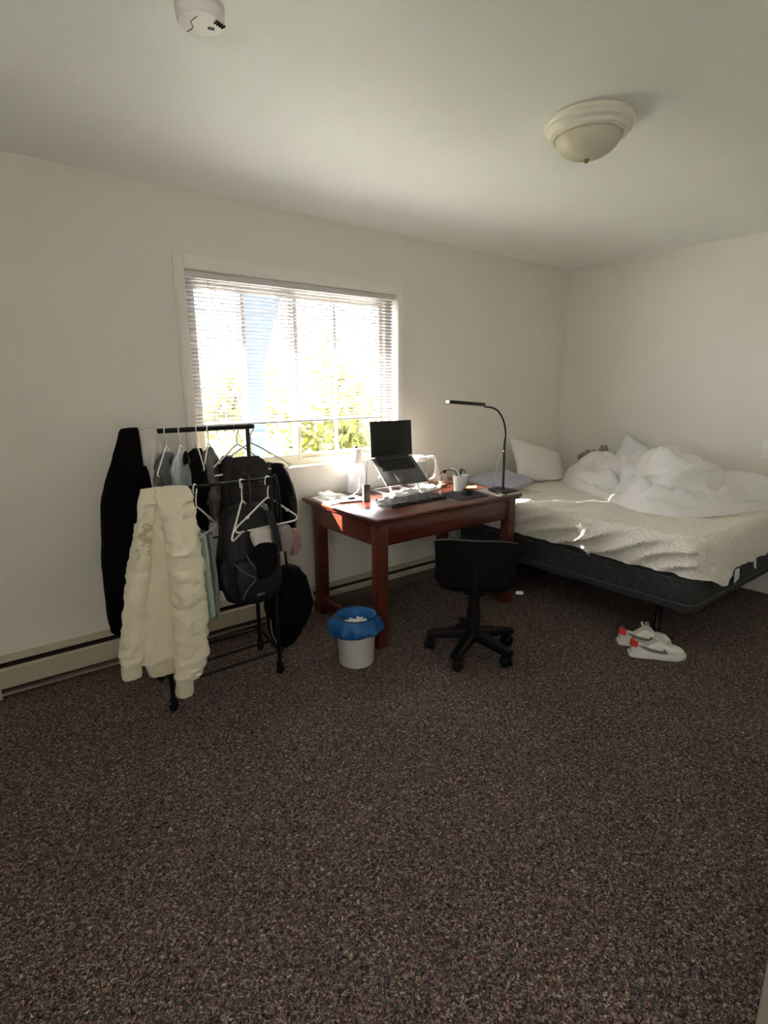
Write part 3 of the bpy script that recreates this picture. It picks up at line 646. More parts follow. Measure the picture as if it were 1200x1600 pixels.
obj('lever_tip', G().rbox(0.008, 0.032, -0.262, -0.222, 0.352, 0.366, 0.004), M_white, lv)
# backrest: curved shell, wide at the top, rounded at the bottom
def back_geo(th, sc, off):
    g = G(); nu, nv = 26, 18
    def half(v): return sc*(0.208*(1-0.06*(1-v)) if v > 0.35 else 0.208*(0.94)*(0.70+0.30*sqrt(max(0, 1-((0.35-v)/0.35)**2))))
    F = []; B = []
    for j in range(nv):
        v = j/(nv-1)
        for i in range(nu):
            u = -1+2*i/(nu-1); y = u*half(v); tp = 0.022*(abs(u)**4)*v**3
            z = 0.455+0.265*v*sc-tp+off*0.2
            x = -0.205-0.045*v+0.05*u*u+off
            F.append((x, y, z)); B.append((x-th*(1-0.5*abs(u)**6), y, z))
    n = nu*nv; g.v = F+B
    for j in range(nv-1):
        for i in range(nu-1):
            q = (j*nu+i, j*nu+i+1, (j+1)*nu+i+1, (j+1)*nu+i); g.f += [q, tuple(n+k for k in q[::-1])]
    for i in range(nu-1): g.f += [(i, n+i, n+i+1, i+1), ((nv-1)*nu+i+1, n+(nv-1)*nu+i+1, n+(nv-1)*nu+i, (nv-1)*nu+i)]
    for j in range(nv-1): g.f += [(j*nu, (j+1)*nu, n+(j+1)*nu, n+j*nu), ((j+1)*nu+nu-1, j*nu+nu-1, n+j*nu+nu-1, n+(j+1)*nu+nu-1)]
    return g
obj('backrest_shell', back_geo(0.022, 1.0, 0.0), mat('chair_shell', srgb(11, 11, 12), 0.4, var=0.1, spec=0.35), t)
obj('back_cushion', back_geo(0.03, 0.96, 0.031), M_blackfab, t)
obj('back_bracket', G().tube(smoothpath([(-0.06, 0, 0.385), (-0.17, 0, 0.385), (-0.235, 0, 0.42), (-0.245, 0, 0.50), (-0.238, 0, 0.58)], 20), 0.016, 8), M_black, t)

# ------------------------------------------------------------------ waste bin
t = thing('waste_bin', 'white waste bin with blue liner bag beside the front desk leg', 'waste bin', (1.555, -0.805, 0))
M_bin = mat('bin_plastic', srgb(214, 212, 206), 0.5, var=0.03, transl=0.1)
M_liner = mat('blue_liner', srgb(46, 122, 190), 0.35, var=0.15, scale=20, transl=0.4, bump=0.5, bscale=60)
obj('body', G().lathe([(0.001,0.004),(0.086,0.004),(0.090,0.0),(0.094,0.008),(0.106,0.255),(0.109,0.262),(0.105,0.264),(0.101,0.258),(0.088,0.012),(0.001,0.012)], 44, caps=False), M_bin, t)
rings = []; rs = random.Random(5)
nn = 72
for q, (r, z, am) in enumerate([(0.074,0.11,0.002),(0.086,0.18,0.003),(0.095,0.245,0.001),(0.1015,0.268,0.0),(0.110,0.272,0.0),(0.116,0.262,0.002),(0.128,0.243,0.006),(0.137,0.220,0.010),(0.138,0.200,0.012),(0.130,0.184,0.010),(0.117,0.174,0.004),(0.1095,0.172,0.001)]):
    ring = []
    for k in range(nn):
        th = 2*pi*k/nn; nzv = noise.noise(Vector((cos(th)*3, sin(th)*3, z*9)))
        rr = r + am*(0.9*sin(9*th+0.7)+0.6*sin(17*th+z*40))*0.6 + am*1.6*nzv + (am*1.3*max(0, cos(th-2.6))**6 if q > 5 else 0)
        ring.append((rr*cos(th), rr*sin(th), z + (0.010*nzv+0.006*sin(3*th+1) if q > 7 else 0)))
    rings.append(ring)
obj('liner_bag', G().loft(rings, caps=False), M_liner, t)
obj('rim_band', G().tube([(0.1095*cos(2*pi*k/48), 0.1095*sin(2*pi*k/48), 0.272) for k in range(48)], 0.0035, 8, closed=True), mat('navy_band', srgb(18, 26, 44), 0.5), t)
for k, (x, y, r) in enumerate(((-0.02,-0.03,0.035),(0.04,0.01,0.04),(-0.035,0.035,0.036),(0.01,-0.055,0.03),(0.045,-0.035,0.03),(0.0,0.02,0.042))):
    single('crumpled_paper', crumple(1.555+x, -0.805+y, 0.18, r, r*0.9, 0.05, 11+k, 18, 10), M_tissue, 'crumpled white paper thrown in the waste bin', 'paper', 'papers in the waste bin')

# ------------------------------------------------------------------ sneakers
M_shoe = mat('white_leather', srgb(240, 238, 230), 0.5, var=0.03)
M_sole = mat('white_rubber', srgb(236, 234, 226), 0.6, var=0.03)
M_red = mat('coral_red', srgb(228, 74, 60), 0.5, var=0.06)
M_swo = mat('grey_leather', srgb(128, 128, 124), 0.5)
M_lin = mat('grey_lining', srgb(96, 98, 94), 0.9)
def hw_at(s):     # half width along the shoe, heel s=0 to toe s=1
    K = [(0,0.022),(0.06,0.033),(0.2,0.036),(0.42,0.036),(0.62,0.045),(0.8,0.046),(0.92,0.036),(1.0,0.014)]
    for (a0,b0),(a1,b1) in zip(K, K[1:]):
        if s <= a1:
            f = (s-a0)/(a1-a0); f = f*f*(3-2*f); return b0+(b1-b0)*f
    return 0.014
def top_at(s):
    K = [(0,0.092),(0.05,0.098),(0.15,0.080),(0.30,0.070),(0.45,0.104),(0.56,0.094),(0.70,0.074),(0.85,0.066),(0.95,0.056),(1,0.038)]
    for (a0,b0),(a1,b1) in zip(K, K[1:]):
        if s <= a1: return b0+(b1-b0)*(s-a0)/(a1-a0)
    return 0.034
SL = 0.285
def shoe(loc, rz, label, open_tongue):
    t = thing('sneaker', label, 'shoe', loc, rz, 'white sneakers by the bed')
    n = 26; ns = 34
    sole = []
    for z, e in ((0.0, -0.003), (0.004, 0.003), (0.022, 0.004), (0.028, 0.001)):
        ring = [(SL*s, hw_at(s)+e, z+(0.006*max(0,(s-0.8)/0.2)**2)) for s in [k/ns for k in range(ns+1)]] + [(SL*s, -hw_at(s)-e, z+(0.006*max(0,(s-0.8)/0.2)**2)) for s in [1-k/ns for k in range(ns+1)]]
        ring = [(x-(e if x < 0.01 else -e if x > SL-0.01 else 0), y, zz) for x, y, zz in ring]; sole.append(ring)
    obj('sole', G().loft(sole), M_sole, t)
    rings = []
    for k in range(ns+1):
        s = k/ns; w = hw_at(s); h = top_at(s); ring = []
        opened = 0.05 < s < 0.47
        for i in range(n+1):
            th = pi*i/n; c_, s_ = cos(th), max(0.0, sin(th))
            y = w*(abs(c_)**0.62)*(1 if c_ > 0 else -1); z = 0.027+(h-0.027)*(max(0.0, s_)**0.55)
            if opened:
                lim = 0.62*w; 
                if abs(y) < lim: z = min(z, 0.045) ; y = y*0.95
                else: y = y*(1-0.12*(z-0.027)/(h-0.027))
            ring.append((SL*s+(0.004 if s == 0 else 0)-0.010*(z-0.027)/0.07*(1 if s < 0.03 else 0)*(-1), y, z))
        rings.append(ring)
    g = G(); m = n+1
    for r in rings: g.v += r
    for k in range(ns): g.f += [(k*m+i, k*m+i+1, (k+1)*m+i+1, (k+1)*m+i) for i in range(n)]
    g.f += [tuple(range(m)), tuple(ns*m+i for i in range(m))[::-1]]
    up = obj('upper', g, M_shoe, t, angle=60)
    obj('lining', G().grid(lambda u, v: (SL*(0.07+0.38*u), 0.6*hw_at(0.07+0.38*u)*(2*v-1), 0.0475+0.004*(2*v-1)**2), 12, 8), M_lin, up)
    # heel tab
    hg = G().grid(lambda u, v: (SL*(-0.016+0.10*abs(2*u-1)**1.6)+0.006*v, (2*u-1)*(hw_at(0.06)+0.0035)*(1-0.14*v), 0.070+0.032*v-0.006*abs(2*u-1)), 14, 6)
    hb = G().grid(lambda u, v: (SL*(-0.016+0.10*abs(2*u-1)**1.6)+0.006*v+0.005, (2*u-1)*(hw_at(0.06)+0.0005)*(1-0.14*v), 0.070+0.032*v-0.006*abs(2*u-1)), 14, 6)
    obj('heel_tab', hg.add(hb.v, hb.f), M_red, t)
    # curved tick mark on each side
    tick = [(0.235,0.030),(0.215,0.031),(0.12,0.046),(0.065,0.064),(0.040,0.078),(0.052,0.0795),(0.075,0.068),(0.115,0.057),(0.150,0.052),(0.178,0.052),(0.168,0.066),(0.188,0.054)]
    tick = [(0.035,0.0775),(0.070,0.058),(0.115,0.044),(0.150,0.041),(0.184,0.043),(0.168,0.068),(0.158,0.066),(0.163,0.056),(0.138,0.055),(0.108,0.060),(0.075,0.069)]
    for sd in (1, -1):
        def yy(x, z):
            s = x/SL; w = hw_at(s); h = top_at(s); q = min(1, max(0, (z-0.027)/(h-0.027)))
            si = q**(1/0.55); return w*(sqrt(max(0, 1-si*si)))**0.62
        g = G(); nt = len(tick)
        g.v = [(x, sd*(yy(x, z)+0.0030), z) for x, z in tick]+[(x, sd*(yy(x, z)-0.002), z) for x, z in tick]
        pairs = [(0,1,10),(1,2,9,10),(2,3,8,9),(3,4,7,8),(4,5,6,7)]
        for q in pairs: g.f += [q, tuple(nt+k for k in q[::-1])]
        for k in range(nt): g.f.append((k, (k+1) % nt, nt+(k+1) % nt, nt+k))
        obj('tick_mark', g, M_swo, up, smooth=False)
    # tongue and laces
    tz = 0.128 if open_tongue else 0.112
    obj('tongue', G().loft([[(SL*x+0.004*sin(th), hwid*cos(th), z+0.006*sin(th)) for th in [2*pi*i/14 for i in range(14)]] for x, z, hwid in ((0.64, 0.078, 0.016), (0.54, 0.094, 0.020), (0.47, 0.108, 0.022), (0.435, tz, 0.021), (0.43, tz+0.006, 0.012))]), M_shoe, up)
    for k in range(5):
        s = 0.48+0.045*k; z = top_at(s)+0.006
        obj('lace', G().tube([(SL*s-0.004, -0.022, z-0.008), (SL*s, -0.010, z), (SL*s+0.002, 0.010, z), (SL*s-0.002, 0.022, z-0.008)], 0.0028, 6), M_cord, t)
    z = top_at(0.47)+0.010
    obj('lace_bow', G().tube(smoothpath([(SL*0.50, 0, z), (SL*0.53, 0.02, z+0.014), (SL*0.58, 0.026, z+0.010), (SL*0.56, 0.012, z), (SL*0.50, 0, z), (SL*0.53, -0.02, z+0.012), (SL*0.60, -0.03, z-0.006), (SL*0.55, -0.012, z-0.002), (SL*0.50, 0, z)], 48), 0.0026, 6), M_cord, t)
    obj('toe_cap', G().grid(lambda u, v: ((lambda s, y: (SL*s, y*hw_at(s)*0.8, 0.0015+0.027+(top_at(s)-0.027)*(sqrt(1-min(1,abs(y*0.8))**(2/0.62))**0.55 if abs(y*0.8) < 1 else 0)))(0.76+0.17*v, 2*u-1)), 12, 8), M_shoe, up)
    return t
shoe((2.775, -1.690, 0), atan2(-0.21, 0.193), 'white sneaker with coral heel tab, the nearer of the pair', False)
shoe((2.860, -1.575, 0), atan2(-0.21, 0.215), 'white sneaker with coral heel tab, the one behind nearer the bed', True)

# ------------------------------------------------------------------ bed
BX0, BX1, BY0, BY1 = 3.05, 4.405, -1.875, -0.085
BT = 0.652
t = thing('metal_bedstead', 'dark metal bed frame under the box spring', 'bed frame', ((BX0+BX1)/2, (BY0+BY1)/2, 0))
for x in (BX0+0.16, BX1-0.12):
    obj('side_rail', G().rbox(x-0.015, x+0.015, BY0+0.1, BY1-0.1, 0.19, 0.222, 0.003), M_rack, t, world=True)
    for y in (BY0+0.25, BY1-0.25):
        obj('leg', G().lathe([(0.022,0),(0.022,0.02),(0.014,0.03),(0.014,0.19)], 14, (x, y, 0)), M_rack, t, world=True)
for y in (BY0+0.3, BY1-0.3): obj('cross_rail', G().rbox(BX0+0.16, BX1-0.12, y-0.015, y+0.015, 0.192, 0.215, 0.003), M_rack, t, world=True)
def rrect(x0, x1, y0, y1, r, n=8, m=30):
    out = []
    cs = [(x1-r, y1-r, 0), (x0+r, y1-r, 90), (x0+r, y0+r, 180), (x1-r, y0+r, 270)]
    for i, (a, b, d) in enumerate(cs):
        for k in range(n+1): th = rad(d+90*k/n); out.append((a+r*cos(th), b+r*sin(th)))
        a2, b2, d2 = cs[(i+1) % 4]; p = out[-1]; th = rad(d2); q = (a2+r*cos(th), b2+r*sin(th))
        for k in range(1, m): out.append((p[0]+(q[0]-p[0])*k/m, p[1]+(q[1]-p[1])*k/m))
    return out
def ringz(e, z, r=0.06): return [(x, y, z) for x, y in rrect(BX0-e, BX1+min(e,0), BY0-e, BY1+min(e,0), r)]
t = thing('box_spring', 'charcoal grey box spring with quilted side', 'box spring', ((BX0+BX1)/2, (BY0+BY1)/2, 0.222))
rows = []
for z, e in ((0.223, -0.02), (0.224, -0.006), (0.235, 0.0), (0.262, 0.001), (0.268, -0.003), (0.274, 0.001), (0.33, 0.004), (0.40, 0.001), (0.406, -0.003), (0.412, 0.0), (0.436, -0.002), (0.445, -0.012)):
    rows.append([(x, y, zz+0.0035*noise.noise(Vector((x*7, y*7, zz*4)))) for x, y, zz in ringz(e, z)])
obj('body', G().loft(rows), M_box, t, world=True)
for z in (0.268, 0.406): obj('piping', G().tube(ringz(0.001, z), 0.004, 6, closed=True), mat('grey_piping', srgb(86, 88, 88), 0.8), t, world=True)
g = G()
for k in range(18):
    y = BY0+0.10+k*0.098; g.tube([(BX0-0.002, y+0.03*sin(q*0.9), 0.28+q*0.012) for q in range(11)], 0.0018, 5)
obj('quilting', g, mat('quilting_thread', srgb(92, 94, 94), 0.9), t, world=True, kind='stuff')
t = thing('mattress', 'mattress under the patterned sheet', 'mattress', ((BX0+BX1)/2, (BY0+BY1)/2, 0.446))
t['label'] = 'mattress on the charcoal box spring, hidden under the patterned sheet'
obj('core', G().loft([ringz(e, z) for z, e in ((0.447,-0.03),(0.452,-0.014),(0.47,-0.008),(0.62,-0.008),(0.637,-0.016),(0.643,-0.04))]), M_pillow, t, world=True)
# sheet: top and hanging skirt
per = rrect(BX0, BX1, BY0, BY1, 0.07, 10, 70)
def sheet_geo():
    cxm, cym = (BX0+BX1)/2, (BY0+BY1)/2; rings = []; n = len(per)
    def hem(x, y):
        z = 0.455+0.02*noise.noise(Vector((x*3, y*3, 1.7)))
        if y < BY0+0.08:                                                          # drooping point on the foot side, then a lower hem
            u = x-BX0; z -= 0.095*math.exp(-((u-0.24)/0.15)**2); z -= 0.05*min(1, max(0, (u-0.30)/0.25))
        if x > BX1-0.05 or y > BY1-0.05: z = 0.50
        return z
    for s in (0.02, 0.15, 0.3, 0.45, 0.58, 0.7, 0.8, 0.88, 0.94, 0.975):
        ring = []
        for x, y in per:
            X, Y = cxm+(x-cxm)*s, cym+(y-cym)*s
            wr = 0.012*noise.noise(Vector((X*4, Y*9, 0)))+0.012*abs(noise.noise(Vector((X*8+Y*3, Y*11, 3))))
            ring.append((X, Y, BT+wr))
        rings.append(ring)
    nsk = 16
    for q in range(nsk+1):
        v = q/nsk; ring = []
        for k, (x, y) in enumerate(per):
            nx, ny = x-min(max(x, BX0+0.07), BX1-0.07), y-min(max(y, BY0+0.07), BY1-0.07)
            l = math.hypot(nx, ny) or 1; nx /= l; ny /= l
            zh = hem(x, y); z = BT-0.004-(BT-zh)*v if q else BT-0.002
            side = -1 if nx < -0.5 else 0
            u = y if abs(nx) > abs(ny) else x
            # diagonal pulls running towards the foot corner on the long side
            diag = abs(noise.noise(Vector((u*5.5+z*9.0, z*3.0, 5.0)))) ; fine = noise.noise(Vector((u*14+z*18, z*8, 2.0)))
            w = v*(1-0.35*v) if v < 1 else 0.65
            off = 0.006+0.018*sqrt(min(1, v*6))+ w*(0.05*diag+0.016*fine)*(0.35 if u > -0.6 and abs(nx) > abs(ny) else 1.0)
            if abs(nx) > abs(ny): off += 0.045*min(1, v*3)*(1-0.35*v)*max(0.0, sin(62*(z+0.42*u)+2.6*noise.noise(Vector((u*3, z*5, 8)))))**1.6*min(1, max(0, (-0.55-u)/0.35))
            else: off += 0.020*w*max(0.0, sin(34*u+3*noise.noise(Vector((u*3, z*4, 8)))))**1.5
            if nx > 0.3 or ny > 0.3: off = 0.004
            d = math.hypot(x-BX0-0.22, y-BY0); off += 0.035*math.exp(-(d/0.16)**2)*v
            ring.append((x+nx*off, y+ny*off, z))
        rings.append(ring)
    return G().loft(rings, caps=False).add(rings[0], [tuple(range(n))])
single('bed_sheet', sheet_geo(), M_sheet, 'beige sheet with pale ring pattern wrinkled over the mattress', 'bed sheet', angle=80)
single('sheet_tag', G().prism([(3.50,0.315),(3.565,0.335),(3.545,0.405),(3.485,0.40)], 'y', -1.912, -1.909), M_white, 'square white tag hanging at the foot corner of the sheet', 'tag', smooth=False)
single('strap', G().prism([(3.815,0.34),(3.845,0.335),(3.80,0.43),(3.77,0.43)], 'y', -1.908, -1.903), M_white, 'narrow white strap hanging from the sheet at the foot', 'strap', smooth=False)

# pillows
def pillow_geo(w, h, th, seed, n=26, wr=0.012):
    F = []; B = []
    for j in range(n):
        for i in range(n):
            u, v = -1+2*i/(n-1), -1+2*j/(n-1)
            pin = 1-0.09*(1-abs(v)**2)*abs(u)**3*1.0; pin2 = 1-0.09*(1-abs(u)**2)*abs(v)**3
            x, y = u*w/2*pin, v*h/2*pin2
            tt = th/2*(max(0, 1-abs(u)**3.2)*max(0, 1-abs(v)**3.2))**0.55
            d1 = wr*(noise.noise(Vector((u*2.6+seed, v*2.6, 0)))+0.5*abs(noise.noise(Vector((u*6, v*6+seed, 1)))))*(1 if tt > 0.005 else 0.2)
            F.append((x, y, tt+d1)); B.append((x, y, -tt+d1*0.4))
    g = G(); N = n*n; g.v = F+B
    for j in range(n-1):
        for i in range(n-1):
            q = (j*n+i, j*n+i+1, (j+1)*n+i+1, (j+1)*n+i); g.f += [q, tuple(N+k for k in q[::-1])]
    for i in range(n-1):
        g.f += [(i, N+i, N+i+1, i+1), ((n-1)*n+i+1, N+(n-1)*n+i+1, N+(n-1)*n+i, (n-1)*n+i), (i*n, (i+1)*n, N+(i+1)*n, N+i*n), ((i+1)*n+n-1, i*n+n-1, N+i*n+n-1, N+(i+1)*n+n-1)]
    return g
def place(name, g, m, loc, rot, label, cat, group=None):
    g.xf(Matrix.Translation(loc) @ Euler([rad(a_) for a_ in rot]).to_matrix().to_4x4())
    g.v = [(x, min(y, -0.02), BT+0.016+0.02*(z-BT-0.016) if z < BT+0.016 else z) for x, y, z in g.v]      # flattened where it rests on the bed
    return single(name, g, m, label, cat, group, angle=70)
place('pillow', pillow_geo(0.70, 0.36, 0.13, 1.0), M_pillow, (3.92, -0.185, 0.80), (60, 15, -2), 'white pillow leaning on the window wall at the head of the bed', 'pillow', 'pillows on the bed')
place('pillow', pillow_geo(0.44, 0.36, 0.12, 4.0), M_lav, (3.34, -0.25, 0.725), (6, -3, 8), 'greyish lavender pillow at the head beside the desk lamp', 'pillow', 'pillows on the bed')
place('pillow', pillow_geo(0.50, 0.40, 0.12, 8.0), M_pillowblue, (4.24, -0.90, 0.80), (68, 24, -80), 'pale bluish pillow standing behind the heaped duvet', 'pillow', 'pillows on the bed')
# patterned blanket bundle by the wall
M_camo = mat('mottled_grey_plush', srgb(150, 142, 126), 0.95, var=0.45, scale=22, bump=0.4, bscale=60)
single('blanket_bundle', crumple(4.27, -0.52, 0.665, 0.09, 0.16, 0.23, 31, 40, 24), M_camo, 'mottled grey brown plush bundle by the wall behind the duvet', 'blanket')

# heaped duvet
def seg_d(p, a, b):
    ab = b-a; t_ = max(0, min(1, (p-a).dot(ab)/ab.length_squared)); return (p-(a+ab*t_)).length
DP = [Vector(q) for q in ((4.10,-0.30),(3.86,-0.55),(3.70,-0.85),(3.50,-1.18),(3.42,-1.40),(3.50,-1.60),(3.72,-1.72),(3.95,-1.79),(4.20,-1.84),(4.385,-1.86),(4.385,-1.40),(4.385,-0.95),(4.36,-0.60),(4.30,-0.38))]
def inside(p):
    c = False; j = len(DP)-1
    for i in range(len(DP)):
        a_, b_ = DP[i], DP[j]
        if (a_.y > p.y) != (b_.y > p.y) and p.x < (b_.x-a_.x)*(p.y-a_.y)/(b_.y-a_.y)+a_.x: c = not c
        j = i
    return c
def sdist(p):
    d = min(seg_d(p, DP[i], DP[i-1]) for i in range(len(DP))); return d if inside(p) else -d
def bump_(p, c, rx, ry, h, an=0, pw=1.0):
    d = p-Vector(c); x = d.x*cos(an)+d.y*sin(an); y = -d.x*sin(an)+d.y*cos(an)
    q = (x/rx)**2+(y/ry)**2
    return h*sqrt(max(0, 1-q)) if q < 1 else 0.0
def duvet_geo():
    # radial construction: rings shrink from the outline to the middle of the heap
    n = 200; L = []; pts = DP+[DP[0]]
    tot = sum((pts[i+1]-pts[i]).length for i in range(len(DP)))
    out = catmull([[p.x, p.y] for p in pts], n+1)[:-1]
    mc = Vector((3.93, -1.28)); rings = []; m = 62
    for q in range(m):
        s = 1-q/(m-1)*0.985; ring = []
        for k, (ox, oy) in enumerate(out):
            p = mc+(Vector((ox, oy))-mc)*s
            d = max(0.0, (1-s))*math.hypot(ox-mc.x, oy-mc.y)
            e = 1-math.exp(-d/0.018)
            h = 0.065+0.018*noise.noise(Vector((p.x*5, p.y*5, 0)))
            mound = max(bump_(p, (3.92,-1.34), 0.33, 0.30, 0.27), bump_(p, (4.12,-1.12), 0.30, 0.30, 0.25), bump_(p, (3.84,-1.18), 0.30, 0.18, 0.15, 0.6), bump_(p, (4.26,-1.55), 0.20, 0.30, 0.14), bump_(p, (4.16,-0.62), 0.20, 0.26, 0.15), bump_(p, (3.98,-0.62), 0.10, 0.34, 0.09, -0.45), bump_(p, (3.62,-1.40), 0.12, 0.30, 0.07, 0.35), bump_(p, (4.05,-1.62), 0.42, 0.10, 0.09, 0.12))
            r1 = abs(noise.noise(Vector((p.x*3.2+9, p.y*3.2, 0.5+mound))))
            r2 = abs(noise.noise(Vector((p.x*7+2, p.y*7, 4+mound*5))))
            r3 = abs(noise.noise(Vector((p.x*13+5, p.y*13, 7+mound*9))))
            fold = (0.150*(r1-0.22)+0.085*(r2-0.2)+0.03*r3)*min(1, d/0.10)
            z = BT+0.010+e*(h+mound+fold)
            w = noise.noise_vector(Vector((p.x*4, p.y*4, mound*6)))*0.05*min(1, d/0.1)
            ring.append((min(p.x+w.x, XR-0.012), p.y+w.y, max(z, BT+0.008)))
        rings.append(ring)
    rings.insert(0, [(x, y, BT+0.004) for x, y in out])
    return G().loft(rings)
dv = single('duvet', duvet_geo(), M_duvet, 'white duvet heaped and crumpled on the wall side of the bed', 'duvet', angle=80)
sub = dv.modifiers.new('smooth', 'SMOOTH'); sub.factor = 0.5; sub.iterations = 1

# ------------------------------------------------------------------ clothes rack
RX0, RX1, RYB, RYF, RZB, RZF = 0.655, 1.200, -0.36, -0.67, 1.258, 1.030
t = thing('clothes_rack', 'black two tier metal clothes rack in front of the heater', 'clothes rack', ((RX0+RX1)/2, -0.5, 0))
def tubew(name, pts, r=0.011, n=10): return obj(name, G().tube(pts, r, n), M_rack, t, world=True)
tubew('top_rail', [(RX0-0.05, RYB, RZB), (RX1+0.035, RYB, RZB)], 0.0125)
tubew('front_rail', [(RX0-0.07, RYF, RZF), (RX1-0.005, RYF, RZF)], 0.008)
for x in (RX0, RX1):
    tubew('rear_post', [(x, RYB, 0.05), (x, RYB, RZB)])
    xx = x-0.035
    tubew('front_post', [(xx, RYF, 0.05), (xx, RYF, RZF)])
    tubew('side_bar', [(x, RYB, 0.13), (xx, RYF, 0.13)], 0.009)
    tubew('side_bar', [(x, RYB, 0.72), (xx, RYF, 0.72)], 0.007)
    for y, q in ((RYB, x), (RYF, xx)):
        w_ = obj('caster', G().lathe([(0.001,-0.011),(0.018,-0.011),(0.021,-0.008),(0.021,0.008),(0.018,0.011),(0.001,0.011)], 18).xf(Matrix.Translation((q, y, 0.0215)) @ Matrix.Rotation(0.5, 4, 'Z') @ Matrix.Rotation(pi/2, 4, 'X')), M_black, t, world=True)
        obj('fork', G().rbox(q-0.014, q+0.014, y-0.014, y+0.014, 0.036, 0.066, 0.004), M_black, t, world=True)
for y, z in ((RYF, 0.128), (-0.52, 0.12), (RYB, 0.13)): tubew('shelf_bar', [(RX0-0.03, y, z), (RX1-0.01, y, z)], 0.007)
tubew('cross_bar', [(RX0, RYB, 0.70), (RX1, RYB, 0.70)], 0.006)

# hangers: one built, the rest copied part by part
def hanger_parts():
    hk = smoothpath([(-0.016,0,-0.020),(-0.019,0,0.0),(-0.011,0,0.0165),(0.003,0,0.019),(0.017,0,0.009),(0.018,0,-0.006),(0.008,0,-0.028),(0,0,-0.045),(0,0,-0.085)], 30)
    hook = G().tube(hk, 0.0034, 8)
    fr = G().tube(smoothpath([(0,0,-0.083),(-0.035,0,-0.100),(-0.115,0,-0.150),(-0.190,0,-0.196),(-0.203,0,-0.212),(-0.192,0,-0.224),(-0.17,0,-0.226)], 30)+[Vector((0.17,0,-0.226))]+smoothpath([(0.192,0,-0.224),(0.203,0,-0.212),(0.190,0,-0.196),(0.115,0,-0.150),(0.035,0,-0.100),(0,0,-0.083)], 28), 0.0044, 8)
    notch = G()
    for sx in (-1, 1): notch.tube(smoothpath([(sx*0.120,0,-0.153),(sx*0.124,0,-0.165),(sx*0.134,0,-0.168),(sx*0.140,0,-0.158)], 10), 0.003, 6)
    return hook, fr, notch
HP = None
def hanger(x, y, z, yaw, label, roll=0.0, sc=1.0):
    global HP
    t = thing('hanger', label, 'hanger', (x, y, z), rad(yaw), 'white plastic hangers on the rack')
    t.rotation_euler = (0, rad(roll), rad(yaw)); t.scale = (sc, sc, sc)
    if HP is None:
        a_, b_, c_ = hanger_parts(); HP = [obj('hook', a_, M_hang, t), obj('frame', b_, M_hang, t), obj('strap_notch', c_, M_hang, t)]
    else:
        for o in HP:
            c = o.copy(); C.objects.link(c); c.parent = t
    return t
zr = RZB-0.003
hanger(0.785, RYB, zr, 58, 'white hanger carrying the charcoal camisole, leftmost on the top rail', sc=0.85)
hanger(0.852, RYB, zr, 58, 'white hanger carrying the pale blue grey camisole', sc=0.85)
hanger(0.930, RYB, zr, 80, 'white hanger seen edge on, carrying the black top', sc=0.8)
hanger(0.990, RYB, zr, 60, 'white hanger carrying the dark grey top by the window edge', sc=0.8)
hanger(1.140, RYB, zr, 22, 'white hanger of the dark jacket just left of the rear post')
hanger(1.215, RYB, zr, -12, 'empty white hanger at the right end of the top rail')
zf = RZF-0.007
hanger(1.015, RYF, zf, 52, 'white hanger on the front rail with straps hanging from it')
hanger(1.150, RYF, zf, 18, 'white hanger at the right end of the front rail holding light underwear', roll=3)
hanger(0.800, RYF+0.0, zf, 48, 'white hanger half hidden behind the cream jacket, with mint trousers')

# ---- garments
M_char = mat('charcoal_jersey', srgb(98, 100, 100), 0.9, var=0.15, scale=20, bump=0.2, bscale=120)
M_pale = mat('pale_blue_grey_satin', srgb(190, 204, 208), 0.5, var=0.08, bump=0.1, bscale=30, sheen=0.2)
M_dgr = mat('dark_grey_fabric', srgb(100, 94, 94), 0.9, var=0.2, bump=0.2, bscale=120)
M_blk = mat('black_cloth', srgb(16, 14, 15), 0.9, var=0.2, bump=0.2, bscale=120, spec=0.15)
M_coat = mat('black_coat_wool', srgb(8, 7, 8), 0.95, var=0.2, bump=0.1, bscale=120, spec=0.1)
M_jkt = mat('dark_brown_grey_jacket', srgb(36, 31, 30), 0.85, var=0.2, bump=0.2, bscale=60)
M_mint = mat('mint_cloth', srgb(190, 212, 204), 0.85, var=0.05, bump=0.15, bscale=90)
M_navy = mat('navy_cloth', srgb(44, 50, 62), 0.9, var=0.15)
M_wht = mat('white_cloth', srgb(226, 220, 214), 0.85, var=0.04, bump=0.2, bscale=60, transl=0.2)
M_gry = mat('mauve_grey_cloth', srgb(150, 138, 140), 0.9, var=0.1, bump=0.2, bscale=80)
M_pink = mat('dusty_pink_cloth', srgb(150, 112, 110), 0.9, var=0.1)
M_lime = mat('pale_yellow_green_cloth', srgb(206, 208, 176), 0.85, var=0.06)

# long black coat folded over the left end of the top rail
t = thing('coat', 'long black coat draped over the left end of the rack', 'coat', (0.56, RYB, 0.32))
obj('body', cloth([(0.632,RYB,1.278,0.036,0.022),(0.625,RYB,1.262,0.040,0.034),(0.617,RYB-0.005,1.19,0.052,0.042),(0.585,RYB-0.01,1.05,0.082,0.055),(0.570,RYB-0.01,0.90,0.100,0.062),(0.565,RYB-0.01,0.70,0.118,0.066),(0.560,RYB-0.01,0.50,0.118,0.066),(0.550,RYB-0.01,0.35,0.105,0.060),(0.550,RYB-0.01,0.318,0.085,0.050)], amp=0.10, folds=5, seed=1, nr=30), M_coat, t, world=True)
obj('sleeve', cloth([(0.665,RYB+0.005,1.10,0.020,0.03),(0.668,RYB,1.02,0.034,0.035),(0.672,RYB-0.01,0.85,0.044,0.04),(0.672,RYB-0.01,0.62,0.044,0.04),(0.668,RYB-0.01,0.52,0.038,0.034)], amp=0.12, folds=4, seed=2), M_coat, t, world=True)
